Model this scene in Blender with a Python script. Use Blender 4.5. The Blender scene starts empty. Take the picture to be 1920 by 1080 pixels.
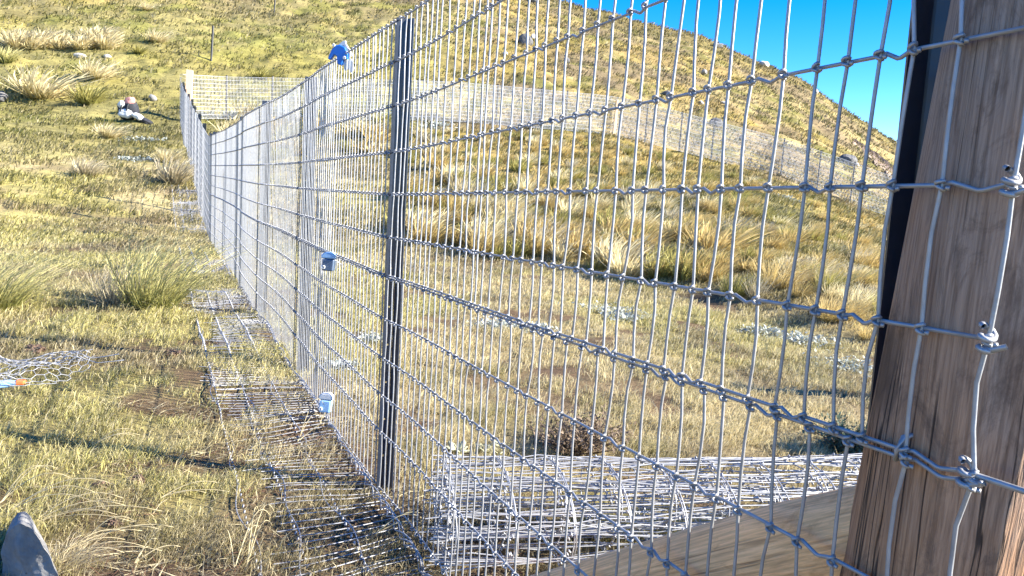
import bpy, math, random
import numpy as np
from mathutils import Matrix, Vector
R = math.radians
sc = bpy.context.scene
COL = sc.collection
rng = np.random.default_rng(11)
random.seed(5)

# ------------------------------------------------------------------ camera, sky, sun, exposure
PITCH, ROLL, CAMZ, FPX = R(7.6), 0.066, 1.15, 1387.0
FWD = np.array([0, math.cos(PITCH), -math.sin(PITCH)])
_u = np.array([0, math.sin(PITCH), math.cos(PITCH)]); _r = np.array([1.0, 0, 0])
CR = math.cos(ROLL) * _r + math.sin(ROLL) * _u
CU = -math.sin(ROLL) * _r + math.cos(ROLL) * _u
CAM = np.array([0, 0, CAMZ])
cam = bpy.data.cameras.new('camera'); cam_o = bpy.data.objects.new('camera', cam); COL.objects.link(cam_o)
cam.sensor_width = 36.0; cam.lens = FPX / 1920 * 36; cam.clip_start = 0.05; cam.clip_end = 2000
M = Matrix.Identity(4)
for i in range(3):
    M[i][0] = CR[i]; M[i][1] = CU[i]; M[i][2] = -FWD[i]; M[i][3] = CAM[i]
cam_o.matrix_world = M
sc.camera = cam_o

SUN_EL, SUN_AZ = R(28), R(100)            # azimuth clockwise from +Y: the sun stands to the right, a little behind the camera
w = bpy.data.worlds.new('World'); sc.world = w; w.use_nodes = True
wn = w.node_tree.nodes; wl = w.node_tree.links
sky = wn.new('ShaderNodeTexSky'); sky.sky_type = 'NISHITA'; sky.sun_disc = False
sky.sun_elevation = SUN_EL; sky.sun_rotation = SUN_AZ; sky.altitude = 2200; sky.air_density = 1.0; sky.dust_density = 0.0; sky.ozone_density = 2.2
hs = wn.new('ShaderNodeHueSaturation'); hs.inputs['Saturation'].default_value = 1.5; hs.inputs['Hue'].default_value = 0.513
wl.new(sky.outputs[0], hs.inputs['Color'])
wl.new(hs.outputs[0], wn['Background'].inputs['Color']); wn['Background'].inputs['Strength'].default_value = 0.10
sun = bpy.data.lights.new('sun', 'SUN'); sun.energy = 5.0; sun.angle = R(0.5); sun.color = (1.0, 0.93, 0.80)
sun_o = bpy.data.objects.new('sun', sun); COL.objects.link(sun_o)
sd = Vector((math.sin(SUN_AZ) * math.cos(SUN_EL), math.cos(SUN_AZ) * math.cos(SUN_EL), math.sin(SUN_EL)))
sun_o.rotation_euler = sd.to_track_quat('Z', 'Y').to_euler()
sc.view_settings.view_transform = 'Standard'; sc.view_settings.look = 'None'
sc.view_settings.exposure = 2.0; sc.view_settings.gamma = 1.0

# ------------------------------------------------------------------ helpers
def ray(px, py):
    return (px - 960) / FPX * CR - (py - 540) / FPX * CU + FWD

def vnoise(x, y, seed=0):
    x = np.asarray(x, float); y = np.asarray(y, float)
    xi = np.floor(x).astype(np.int64); yi = np.floor(y).astype(np.int64)
    fx = x - xi; fy = y - yi
    fx = fx * fx * (3 - 2 * fx); fy = fy * fy * (3 - 2 * fy)
    def h(a, b):
        n = (a * 374761393 + b * 668265263 + seed * 974711) & 0x7fffffff
        n = ((n ^ (n >> 13)) * 1274126177) & 0x7fffffff
        return ((n ^ (n >> 16)) & 0xffff) / 65535.0
    a = h(xi, yi); b = h(xi + 1, yi); c = h(xi, yi + 1); d = h(xi + 1, yi + 1)
    return (a + (b - a) * fx) * (1 - fy) + (c + (d - c) * fx) * fy

def fbm(x, y, seed=0, n=4):
    s = 0; a = 0.5; t = 0
    for k in range(n):
        s = s + a * vnoise(x * 2**k, y * 2**k, seed + 17 * k); t += a; a *= 0.5
    return s / t

def sstep(a, b, x):
    t = np.clip((x - a) / (b - a), 0, 1); return t * t * (3 - 2 * t)

def link(name, me, mat=None, parent=None):
    o = bpy.data.objects.new(name, me); COL.objects.link(o)
    if mat is not None:
        me.materials.clear(); me.materials.append(mat)
    if parent is not None: o.parent = parent
    return o

def tag(o, label=None, cat=None, group=None, kind=None):
    if label: o['label'] = label
    if cat: o['category'] = cat
    if group: o['group'] = group
    if kind: o['kind'] = kind
    return o

def empty(name, loc=(0, 0, 0), rz=0.0):
    o = bpy.data.objects.new(name, None); COL.objects.link(o); o.location = loc; o.rotation_euler = (0, 0, rz)
    o.empty_display_size = 0.1
    return o

def fast_mesh(name, V, F, smooth=False, color=None):
    """V (n,3); F (m,k) with one k; color (n,3)"""
    V = np.ascontiguousarray(V, np.float32); F = np.ascontiguousarray(F, np.int32)
    me = bpy.data.meshes.new(name); n = len(V); m, k = F.shape
    me.vertices.add(n); me.vertices.foreach_set('co', V.ravel())
    me.loops.add(m * k); me.loops.foreach_set('vertex_index', F.ravel())
    me.polygons.add(m)
    me.polygons.foreach_set('loop_start', np.arange(0, m * k, k, dtype=np.int32))
    try: me.polygons.foreach_set('loop_total', np.full(m, k, np.int32))
    except Exception: pass
    me.polygons.foreach_set('use_smooth', np.full(m, smooth, bool))
    if color is not None:
        a = me.attributes.new('Col', 'FLOAT_COLOR', 'POINT')
        c = np.ones((n, 4), np.float32); c[:, :3] = color; a.data.foreach_set('color', c.ravel())
    me.update(calc_edges=True)
    return me

class MB:
    """collects tubes, tori, boxes and blobs into one mesh (quads only)"""
    def __init__(s): s.V = []; s.F = []; s.n = 0
    def add(s, V, F):
        s.V.append(np.asarray(V, float)); s.F.append(np.asarray(F, np.int64) + s.n); s.n += len(V)
    def tube(s, P, r, sides=6, caps=True):
        P = np.asarray(P, float); n = len(P)
        rr = np.broadcast_to(np.asarray(r, float), (n,))
        T = np.gradient(P, axis=0); T /= np.linalg.norm(T, axis=1)[:, None] + 1e-12
        ref = np.array([0, 0, 1.0]) if np.mean(np.abs(T[:, 2])) < 0.8 else np.array([0, 1.0, 0.13])
        A = np.cross(T, ref); A /= np.linalg.norm(A, axis=1)[:, None] + 1e-12
        B = np.cross(T, A)
        th = np.arange(sides) / sides * 2 * math.pi
        V = P[:, None, :] + rr[:, None, None] * (np.cos(th)[None, :, None] * A[:, None, :] + np.sin(th)[None, :, None] * B[:, None, :])
        i = np.arange(n - 1)[:, None] * sides; j = np.arange(sides)[None, :]; j2 = (j + 1) % sides
        F = np.stack([i + j, i + j2, i + sides + j2, i + sides + j], -1).reshape(-1, 4)
        V = V.reshape(-1, 3)
        if caps and sides >= 4 and sides % 2 == 0:
            ex = []
            for base in (0, (n - 1) * sides):
                for q in range(0, sides - 2, 2):
                    ex.append([base, base + q + 1, base + q + 2, base + (q + 3) % sides])
            F = np.vstack([F, np.array(ex)])
        s.add(V, F)
    def rings(s, C, AX, rad, r, maj=8, mi=5):
        """many little torus rings at centres C with axes AX (n,3)"""
        C = np.asarray(C, float); AX = np.asarray(AX, float); n = len(C)
        if n == 0: return
        AX = AX / np.linalg.norm(AX, axis=1)[:, None]
        ref = np.where(np.abs(AX[:, 2:3]) < .9, [[0, 0, 1.0]], [[0, 1.0, 0]])
        A = np.cross(AX, ref); A /= np.linalg.norm(A, axis=1)[:, None]; B = np.cross(AX, A)
        th = np.arange(maj) / maj * 2 * math.pi; ph = np.arange(mi) / mi * 2 * math.pi
        D = np.cos(th)[None, :, None] * A[:, None] + np.sin(th)[None, :, None] * B[:, None]
        V = C[:, None, None] + D[:, :, None] * (rad + r * np.cos(ph))[None, None, :, None] + AX[:, None, None] * (r * np.sin(ph))[None, None, :, None]
        a = np.arange(maj)[:, None] * mi; a2 = ((np.arange(maj) + 1) % maj)[:, None] * mi; b = np.arange(mi)[None]; b2 = (b + 1) % mi
        F = np.stack([a + b, a2 + b, a2 + b2, a + b2], -1).reshape(-1, 4)
        Fa = (F[None] + (np.arange(n) * maj * mi)[:, None, None]).reshape(-1, 4)
        s.add(V.reshape(-1, 3), Fa)
    def cubes(s, C, h):
        """small chamfer-free blobs (rotated boxes) for far knots"""
        C = np.asarray(C, float); n = len(C)
        if n == 0: return
        K = np.array([[x, y, z] for x in (-1, 1) for y in (-1, 1) for z in (-1, 1)], float)
        K = K @ np.array([[.7, -.7, 0], [.5, .5, -.7], [.5, .5, .7]])
        V = (C[:, None] + K[None] * h).reshape(-1, 3)
        q = np.array([[0, 1, 3, 2], [4, 6, 7, 5], [0, 4, 5, 1], [2, 3, 7, 6], [0, 2, 6, 4], [1, 5, 7, 3]])
        s.add(V, (q[None] + (np.arange(n) * 8)[:, None, None]).reshape(-1, 4))
    def box(s, c, size, Rm=None):
        K = np.array([[x, y, z] for x in (-1, 1) for y in (-1, 1) for z in (-1, 1)], float) * np.array(size) / 2
        if Rm is not None: K = K @ np.asarray(Rm).T
        q = np.array([[0, 1, 3, 2], [4, 6, 7, 5], [0, 4, 5, 1], [2, 3, 7, 6], [0, 2, 6, 4], [1, 5, 7, 3]])
        s.add(K + np.array(c), q)
    def build(s, name, mat, parent=None, smooth=True, bevel=0):
        me = fast_mesh(name, np.vstack(s.V), np.vstack(s.F), smooth)
        o = link(name, me, mat, parent)
        if bevel:
            b = o.modifiers.new('b', 'BEVEL'); b.width = bevel; b.segments = 2
        return o

# ------------------------------------------------------------------ terrain height
UK = np.array([-1.2, -.7, -.45, -.39, -.09, .121, .338, .49, .7, 1.2])
YF = np.array([11, 11, 12.8, 12.8, 11.8, 10.7, 8.0, 6.4, 5.8, 5.5])
YB = np.array([30, 30.8, 30.85, 32.6, 35, 35.3, 35, 33, 31, 30])
ZB = np.array([2.9, 3.0, 2.95, 3.25, 4.0, 3.8, 2.42, 0.95, -.4, -2.0])
YR = np.array([125, 122, 118, 114, 106, 100, 95, 86, 76, 70.])
EU = np.array([-1.2, -.7, -.34, -.09, .037, .072, .213, .357, .501, .7, 1.2])
ER = np.array([.33, .32, .30, .272, .249, .243, .2165, .172, .094, -.03, -.2])
G0 = -0.045
def prof(u, Y):
    yf = np.interp(u, UK, YF); yb = np.interp(u, UK, YB); zb = np.interp(u, UK, ZB)
    yr = np.interp(u, UK, YR); zr = CAMZ + np.interp(u, EU, ER) * yr
    z = np.where(Y < yf, G0, 0.0)
    k = np.clip((Y - yf) / (yb - yf), 0, 1)
    bow = np.interp(u, [-.3, .1, .45], [1.0, .95, .62])
    z = np.where((Y >= yf) & (Y < yb), G0 + (zb - G0) * k ** bow, z)
    z = np.where((Y >= yb) & (Y < yr), zb + (zr - zb) * (Y - yb) / (yr - yb), z)
    z = np.where(Y >= yr, zr - (Y - yr) * 0.12, z)
    return z
def hz0(x, y):
    x = np.asarray(x, float); y = np.asarray(y, float)
    r = np.hypot(x, y) + 1e-9; ph = np.arctan2(x, y)
    pc = np.clip(ph, -R(50), R(50)); u = np.tan(pc); Y = r * np.cos(pc)
    z = sum(prof(u, Y * k) for k in (.95, .975, 1.0, 1.025, 1.05)) / 5
    wgt = 1 - sstep(R(60), R(120), np.abs(ph))
    return G0 + (z - G0) * wgt
def hz(x, y):
    x = np.asarray(x, float); y = np.asarray(y, float)
    r = np.hypot(x, y)
    n = (fbm(x * 1.9, y * 1.9, 3, 3) - .5) * (.07 * sstep(1.0, 4, r))
    n = n + (fbm(x * .45, y * .45, 9, 4) - .5) * (.5 * sstep(14, 50, r))
    n = n + (fbm(x * .11, y * .11, 21, 3) - .5) * (1.6 * sstep(34, 80, r))
    n = n + (fbm(x * .9, y * .9, 31, 3) - .5) * (.55 * sstep(16, 50, r))
    return hz0(x, y) + n
_YS = np.geomspace(.8, 200, 640)
def ground(px, py):
    d = ray(px, py)
    P = CAM[None] + d[None] * (_YS / d[1])[:, None]
    below = P[:, 2] < hz(P[:, 0], P[:, 1])
    k = int(np.argmax(below)) if below.any() else len(_YS) - 1
    ys = np.linspace(_YS[max(k - 1, 0)], _YS[k], 60); P = CAM[None] + d[None] * (ys / d[1])[:, None]
    below = P[:, 2] < hz(P[:, 0], P[:, 1]); k = int(np.argmax(below)) if below.any() else 59
    return np.array([P[k, 0], P[k, 1], float(hz(P[k, 0], P[k, 1]))])

# fence line (near run)
FP0 = np.array([.45, .822]); FD = np.array([-.435, .9004]); FN = np.array([-.9004, -.435])   # FN points to the camera side
FEND = 33.3
def fgz(t):
    """ground along the fence relative to the waratah by the camera"""
    p = FP0[None] + np.atleast_1d(t)[:, None] * FD[None]
    return hz0(p[:, 0], p[:, 1]) - G0
def ftd(x, y):
    qx = x - FP0[0]; qy = y - FP0[1]
    return qx * FD[0] + qy * FD[1], qx * FN[0] + qy * FN[1]

def dirt_shade(x, y):
    x = np.asarray(x, float); y = np.asarray(y, float)
    t, d = ftd(x, y)
    n = fbm(x * 3.1, y * 3.1, 77, 3)
    a = sstep(-.35, .0, d) * (1 - sstep(.35, .75, d)) * (1 - sstep(2.2, 5.5, t)) * .62  # apron strip: bare soil, with the shade under the netting coloured in too
    b = np.exp(-(((x + .9) / 1.05) ** 2 + ((y - 1.85) / .42) ** 2)) * 1.1
    c = np.exp(-(((x + 1.42) / .30) ** 2 + ((y - 2.45) / .20) ** 2)) * .8
    e = np.exp(-(((x - .05) / .45) ** 2 + ((y - 1.95) / .4) ** 2)) * .8
    f = np.exp(-(((x - .5) / 1.0) ** 2 + ((y - 2.35) / .3) ** 2)) * .6
    g = sstep(.60, .68, fbm(x * 1.7, y * 1.7, 177, 3)) * .85 * (1 - sstep(9, 14, np.hypot(x, y)))
    m = np.maximum.reduce([a, b, c, e, f, g])
    return np.clip(m + (n - .5) * 1.1 * (m > .03), 0, 1)

LIME = np.array([.54, .49, .17]); STRAW = np.array([.64, .535, .29]); OLIVE = np.array([.17, .165, .045])
DUN = np.array([.29, .225, .14]); PALE = np.array([.62, .54, .34]); SOIL = np.array([.17, .10, .065]); GOLD = np.array([.40, .29, .085])
def mixc(a, b, k): return a + (b - a) * np.asarray(k)[..., None]
def groundcol(x, y):
    x = np.asarray(x, float); y = np.asarray(y, float); r = np.hypot(x, y)
    n1 = fbm(x * .55, y * .55, 41, 3); n2 = fbm(x * 2.2, y * 2.2, 51, 3); n3 = fbm(x * .9, y * .9, 61, 3); n4 = fbm(x * .16, y * .16, 71, 3)
    c = np.broadcast_to(STRAW, x.shape + (3,)).copy()
    left = sstep(.3, 2.0, -x - .3) * (1 - sstep(12, 22, r))
    c = mixc(c, LIME, np.clip(sstep(.40, .62, n1) * .8 + left * .25, 0, .9))
    c = mixc(c, OLIVE, sstep(.54, .70, n2) * .5)
    c = mixc(c, DUN, sstep(.55, .72, n3) * .75)
    far = sstep(16, 30, r)
    h = np.broadcast_to(STRAW * np.array([.54, .525, .46]), c.shape).copy()
    h = mixc(h, OLIVE * 1.0, sstep(.44, .60, fbm(x * .8, y * .8, 81, 4)) * .85)
    h = mixc(h, DUN * .72, sstep(.48, .62, fbm(x * .35, y * .35, 91, 3)) * .8)
    h = mixc(h, GOLD * .9, sstep(.45, .65, n4) * .45)
    h = mixc(h, np.array([.27, .275, .085]), sstep(-2, -7, x) * (1 - sstep(45, 80, r)) * .5)
    c = mixc(c, h, far)
    # bank behind the fence: golden tussock ground
    u = x / np.maximum(y, .1)
    yf = np.interp(u, UK, YF)
    bank = sstep(yf * .97, yf * 1.1, y) * sstep(-.25, -.05, u) * (1 - sstep(28, 34, r))
    c = mixc(c, mixc(np.broadcast_to(GOLD, c.shape), OLIVE, sstep(.45, .65, n3)), bank * .7)
    # brown heath along the ridge
    rr = np.interp(u, UK, YR); top = sstep(.80, .93, y / rr + (fbm(x * .1, y * .1, 5, 2) - .5) * .12)
    c = mixc(c, np.array([.16, .135, .055]), top * .75)
    return c

# ------------------------------------------------------------------ materials
def mat(name): 
    m = bpy.data.materials.new(name); m.use_nodes = True
    nt = m.node_tree; return m, nt.nodes, nt.links, nt.nodes['Principled BSDF']
def plain(name, col, rough=.6, metal=0.0, noise=0.0, scale=30, bump=0.0):
    m, n, l, b = mat(name)
    b.inputs['Roughness'].default_value = rough; b.inputs['Metallic'].default_value = metal
    tc = n.new('ShaderNodeTexCoord'); no = n.new('ShaderNodeTexNoise'); no.inputs['Scale'].default_value = scale; no.inputs['Detail'].default_value = 5
    l.new(tc.outputs['Object'], no.inputs['Vector'])
    mx = n.new('ShaderNodeMix'); mx.data_type = 'RGBA'
    mx.inputs[6].default_value = tuple(max(0, c * (1 - noise)) for c in col) + (1,); mx.inputs[7].default_value = tuple(min(1, c * (1 + noise)) for c in col) + (1,)
    l.new(no.outputs['Fac'], mx.inputs[0]); l.new(mx.outputs[2], b.inputs['Base Color'])
    if bump:
        bp = n.new('ShaderNodeBump'); bp.inputs['Strength'].default_value = bump; bp.inputs['Distance'].default_value = .01
        l.new(no.outputs['Fac'], bp.inputs['Height']); l.new(bp.outputs[0], b.inputs['Normal'])
    return m
GALV = plain('galvanised_wire', (.34, .345, .36), .46, .45, .35, 45, .15)
GALV_FAR = plain('galvanised_wire_sunlit', (.74, .75, .77), .5, .2, .1, 40)  # lighter copy of the wire, the far netting's sun glint put into its colour
BLACK = plain('black_painted_steel', (.014, .020, .036), .34, .0, .4, 25, .15)
STEEL = plain('dull_steel', (.06, .06, .06), .5, .4, .3, 25)
BLUE = plain('blue_plastic', (.015, .14, .52), .35, 0, .15, 20)
PBLUE = plain('pale_blue_plastic', (.30, .50, .72), .4, 0, .12, 20)
WHITE = plain('white_plastic', (.62, .62, .61), .5, 0, .06, 15)
DARKCLOTH = plain('dark_cloth', (.025, .027, .035), .85, 0, .3, 30, .2)
PINK = plain('pink_cloth', (.48, .22, .20), .8, 0, .2, 20)
ORANGE = plain('orange_plastic', (.75, .16, .05), .45, 0, .1, 20)
PALEWOOD = plain('pale_sawn_wood', (.60, .42, .27), .75, 0, .15, 18, .2)

def leafmat(name, transl=.35):
    m, n, l, b = mat(name)
    at = n.new('ShaderNodeAttribute'); at.attribute_name = 'Col'
    b.inputs['Roughness'].default_value = .62; b.inputs['Specular IOR Level'].default_value = .25
    l.new(at.outputs['Color'], b.inputs['Base Color'])
    tr = n.new('ShaderNodeBsdfTranslucent'); l.new(at.outputs['Color'], tr.inputs['Color'])
    mx = n.new('ShaderNodeMixShader'); mx.inputs[0].default_value = transl
    l.new(b.outputs[0], mx.inputs[1]); l.new(tr.outputs[0], mx.inputs[2]); l.new(mx.outputs[0], n['Material Output'].inputs['Surface'])
    return m
GRASS = leafmat('grass_blades', .38)
LEAF = leafmat('plant_leaves', .2)

def groundmat():
    m, n, l, b = mat('hill_ground')
    b.inputs['Roughness'].default_value = .95; b.inputs['Specular IOR Level'].default_value = .1
    at = n.new('ShaderNodeAttribute'); at.attribute_name = 'Col'
    tc = n.new('ShaderNodeTexCoord')
    n1 = n.new('ShaderNodeTexNoise'); n1.inputs['Scale'].default_value = 9; n1.inputs['Detail'].default_value = 8; n1.inputs['Roughness'].default_value = .7
    mp = n.new('ShaderNodeMapping'); mp.inputs['Scale'].default_value = (.55, 1.3, 1.0)
    l.new(tc.outputs['Object'], mp.inputs[0]); l.new(mp.outputs[0], n1.inputs['Vector'])
    n2 = n.new('ShaderNodeTexNoise'); n2.inputs['Scale'].default_value = 1.6; n2.inputs['Detail'].default_value = 6; n2.inputs['Roughness'].default_value = .72
    l.new(mp.outputs[0], n2.inputs['Vector'])
    r = n.new('ShaderNodeValToRGB'); r.color_ramp.elements[0].position = .34; r.color_ramp.elements[0].color = (.38, .36, .36, 1)
    r.color_ramp.elements[1].position = .62; r.color_ramp.elements[1].color = (1.15, 1.12, 1.05, 1)
    ad = n.new('ShaderNodeMath'); ad.operation = 'ADD'; l.new(n1.outputs['Fac'], ad.inputs[0]); l.new(n2.outputs['Fac'], ad.inputs[1])
    hf = n.new('ShaderNodeMath'); hf.operation = 'MULTIPLY'; hf.inputs[1].default_value = .5; l.new(ad.outputs[0], hf.inputs[0])
    l.new(hf.outputs[0], r.inputs['Fac'])
    mx = n.new('ShaderNodeMix'); mx.data_type = 'RGBA'; mx.blend_type = 'MULTIPLY'; mx.inputs[0].default_value = 1
    l.new(at.outputs['Color'], mx.inputs[6]); l.new(r.outputs['Color'], mx.inputs[7]); l.new(mx.outputs[2], b.inputs['Base Color'])
    bp = n.new('ShaderNodeBump'); bp.inputs['Strength'].default_value = .8; bp.inputs['Distance'].default_value = .12
    l.new(hf.outputs[0], bp.inputs['Height']); l.new(bp.outputs[0], b.inputs['Normal'])
    return m
GROUND = groundmat()

def rockmat(name, c1, c2):
    m, n, l, b = mat(name); b.inputs['Roughness'].default_value = .9
    tc = n.new('ShaderNodeTexCoord'); no = n.new('ShaderNodeTexNoise'); no.inputs['Scale'].default_value = 5; no.inputs['Detail'].default_value = 9; no.inputs['Roughness'].default_value = .65
    l.new(tc.outputs['Object'], no.inputs['Vector'])
    r = n.new('ShaderNodeValToRGB'); r.color_ramp.elements[0].position = .35; r.color_ramp.elements[0].color = c1 + (1,); r.color_ramp.elements[1].position = .68; r.color_ramp.elements[1].color = c2 + (1,)
    l.new(no.outputs['Fac'], r.inputs['Fac']); l.new(r.outputs['Color'], b.inputs['Base Color'])
    n2 = n.new('ShaderNodeTexNoise'); n2.inputs['Scale'].default_value = 26; n2.inputs['Detail'].default_value = 6; l.new(tc.outputs['Object'], n2.inputs['Vector'])
    bp = n.new('ShaderNodeBump'); bp.inputs['Strength'].default_value = .5; bp.inputs['Distance'].default_value = .02
    l.new(n2.outputs['Fac'], bp.inputs['Height']); l.new(bp.outputs[0], b.inputs['Normal'])
    return m
ROCK = rockmat('grey_stone', (.12, .12, .12), (.36, .345, .32))
ROCKD = rockmat('dark_stone', (.055, .06, .07), (.20, .19, .18))
ROCKL = rockmat('pale_stone', (.34, .31, .26), (.60, .56, .48))

def woodmat(name, grey, brown, dark, gscale, crack=.5, vert=2):
    """grain runs along local Z"""
    m, n, l, b = mat(name); b.inputs['Roughness'].default_value = .82; b.inputs['Specular IOR Level'].default_value = .25
    tc = n.new('ShaderNodeTexCoord')
    def noise(scale, vec, detail=6, rough=.6, dist=0):
        mp = n.new('ShaderNodeMapping'); mp.inputs['Scale'].default_value = vec
        l.new(tc.outputs['Object'], mp.inputs[0])
        q = n.new('ShaderNodeTexNoise'); q.inputs['Scale'].default_value = scale; q.inputs['Detail'].default_value = detail
        q.inputs['Roughness'].default_value = rough; q.inputs['Distortion'].default_value = dist
        l.new(mp.outputs[0], q.inputs['Vector']); return q
    def ramp(src, p0, c0, p1, c1):
        r = n.new('ShaderNodeValToRGB'); e = r.color_ramp.elements
        e[0].position = p0; e[0].color = c0 + (1,); e[1].position = p1; e[1].color = c1 + (1,)
        l.new(src, r.inputs['Fac']); return r
    big = noise(3.0, (1, 1, .5), 5, .65, .6)
    sz = n.new('ShaderNodeSeparateXYZ'); l.new(tc.outputs['Object'], sz.inputs[0])
    zz = n.new('ShaderNodeMapRange'); zz.inputs[1].default_value = 1.35; zz.inputs[2].default_value = .75; zz.inputs[3].default_value = -.22; zz.inputs[4].default_value = .22
    l.new(sz.outputs['Z'], zz.inputs[0])
    fz = n.new('ShaderNodeMath'); fz.operation = 'ADD'; l.new(big.outputs['Fac'], fz.inputs[0])
    if vert == 2: l.new(zz.outputs[0], fz.inputs[1])
    else: fz.inputs[1].default_value = 0
    base = ramp(fz.outputs[0], .34, grey, .64, brown)
    grain = noise(gscale, (1, 1, .03), 6, .6, .2)
    gr = ramp(grain.outputs['Fac'], .34, (.62, .59, .57), .64, (1.18, 1.18, 1.18))
    mx = n.new('ShaderNodeMix'); mx.data_type = 'RGBA'; mx.blend_type = 'MULTIPLY'; mx.inputs[0].default_value = 1
    l.new(base.outputs[0], mx.inputs[6]); l.new(gr.outputs[0], mx.inputs[7])
    st = noise(13, (1, 1, .5), 9, .74, 1.6)
    sr = ramp(st.outputs['Fac'], .52, (0, 0, 0), .68, (.8, .8, .8))
    m2 = n.new('ShaderNodeMix'); m2.data_type = 'RGBA'
    l.new(sr.outputs[0], m2.inputs[0]); l.new(mx.outputs[2], m2.inputs[6]); m2.inputs[7].default_value = dark + (1,)
    ck = noise(38, (1, 1, .016), 3, .5, .15)
    c1 = n.new('ShaderNodeMath'); c1.operation = 'SUBTRACT'; c1.inputs[1].default_value = .5; l.new(ck.outputs['Fac'], c1.inputs[0])
    c2 = n.new('ShaderNodeMath'); c2.operation = 'ABSOLUTE'; l.new(c1.outputs[0], c2.inputs[0])
    cr_ = ramp(c2.outputs[0], .006, (1, 1, 1), .015, (0, 0, 0))
    cm = noise(5, (1, 1, .5), 3, .5); cmr = ramp(cm.outputs['Fac'], .46, (0, 0, 0), .56, (1, 1, 1))
    mk = n.new('ShaderNodeMath'); mk.operation = 'MULTIPLY'; l.new(cr_.outputs[0], mk.inputs[0]); l.new(cmr.outputs[0], mk.inputs[1])
    vm = n.new('ShaderNodeMapping'); vm.inputs['Scale'].default_value = (1, 1, .55); l.new(tc.outputs['Object'], vm.inputs[0])
    wv = noise(30, (1, 1, .5), 3, .5)
    vo = n.new('ShaderNodeTexVoronoi'); vo.inputs['Scale'].default_value = 4.2; vo.inputs['Randomness'].default_value = 1
    l.new(vm.outputs[0], vo.inputs['Vector'])
    va = n.new('ShaderNodeMath'); va.operation = 'MULTIPLY_ADD'; va.inputs[1].default_value = .10; l.new(wv.outputs['Fac'], va.inputs[0]); l.new(vo.outputs['Distance'], va.inputs[2])
    kr = ramp(va.outputs[0], .15, (.85, .85, .85), .24, (0, 0, 0))
    mk2 = n.new('ShaderNodeMix'); mk2.data_type = 'RGBA'; l.new(kr.outputs[0], mk2.inputs[0]); l.new(m2.outputs[2], mk2.inputs[6]); mk2.inputs[7].default_value = tuple(q * .75 for q in dark) + (1,)
    m2 = mk2
    m3 = n.new('ShaderNodeMix'); m3.data_type = 'RGBA'
    mm = n.new('ShaderNodeMath'); mm.operation = 'MULTIPLY'; mm.inputs[1].default_value = crack
    l.new(mk.outputs[0], mm.inputs[0]); l.new(mm.outputs[0], m3.inputs[0]); l.new(m2.outputs[2], m3.inputs[6]); m3.inputs[7].default_value = (.03, .022, .018, 1)
    l.new(m3.outputs[2], b.inputs['Base Color'])
    ad = n.new('ShaderNodeMath'); ad.operation = 'SUBTRACT'; l.new(grain.outputs['Fac'], ad.inputs[0]); l.new(mm.outputs[0], ad.inputs[1])
    bp = n.new('ShaderNodeBump'); bp.inputs['Strength'].default_value = .7; bp.inputs['Distance'].default_value = .004
    l.new(ad.outputs[0], bp.inputs['Height']); l.new(bp.outputs[0], b.inputs['Normal'])
    return m
POSTWOOD = woodmat('weathered_post_wood', (.31, .245, .20), (.42, .235, .13), (.11, .07, .05), 300, .9)
BRACEWOOD = woodmat('fresh_brace_wood', (.86, .53, .28), (.88, .50, .22), (.50, .25, .10), 200, .5, 1)

# ------------------------------------------------------------------ ground sheet
def build_ground():
    th = np.concatenate([np.linspace(-180, -42, 70)[:-1], np.linspace(-42, 42, 520), np.linspace(42, 180, 70)[1:-1]])
    th = np.radians(th)
    rr = np.concatenate([[.02, .2, .4, .7], np.geomspace(1.0, 170, 520), [260, 420, 700]])
    T, RR = np.meshgrid(th, rr)
    X = RR * np.sin(T); Y = RR * np.cos(T); Z = hz(X, Y)
    nt, nr = len(th), len(rr)
    V = np.stack([X, Y, Z], -1).reshape(-1, 3)
    i = np.arange(nr - 1)[:, None] * nt; j = np.arange(nt)[None]; j2 = (j + 1) % nt
    F = np.stack([i + j, i + j2, i + nt + j2, i + nt + j], -1).reshape(-1, 4)[:, ::-1]
    c = groundcol(V[:, 0], V[:, 1])
    c = mixc(c, SOIL, dirt_shade(V[:, 0], V[:, 1]))
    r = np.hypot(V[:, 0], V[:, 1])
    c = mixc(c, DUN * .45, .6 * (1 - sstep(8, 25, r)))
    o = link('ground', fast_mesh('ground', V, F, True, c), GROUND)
    tag(o, kind='structure')
build_ground()

# ------------------------------------------------------------------ grass blades
def blades(P, h, wd, lean, leanamt, c0, c1, droop=.3):
    """P (n,3), lean angle, -> V,F,C ; 5 verts, 3 tris a blade"""
    n = len(P); yaw = rng.uniform(0, 2 * math.pi, n)
    sx = np.stack([np.cos(yaw), np.sin(yaw), np.zeros(n)], -1) * (wd / 2)[:, None]
    L = np.stack([np.cos(lean), np.sin(lean), np.zeros(n)], -1) * (h * leanamt)[:, None]
    up = np.zeros((n, 3)); up[:, 2] = h
    mid = P + up * .55 + L * .35; tip = P + up * (1 - droop * leanamt)[:, None] + L
    V = np.stack([P - sx, P + sx, mid + sx * .8, mid - sx * .8, tip], 1).reshape(-1, 3)
    b = np.arange(n)[:, None] * 5
    F = np.concatenate([b + [0, 1, 2], b + [0, 2, 3], b + [3, 2, 4]], 1).reshape(-1, 3)
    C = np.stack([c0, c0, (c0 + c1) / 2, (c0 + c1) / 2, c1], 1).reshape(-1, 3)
    return V, F, C

def scatter(n, r0, r1, half=41):
    r = np.exp(rng.uniform(math.log(r0), math.log(r1), n)); a = rng.uniform(-R(half), R(half), n)
    return r * np.sin(a), r * np.cos(a), r

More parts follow.
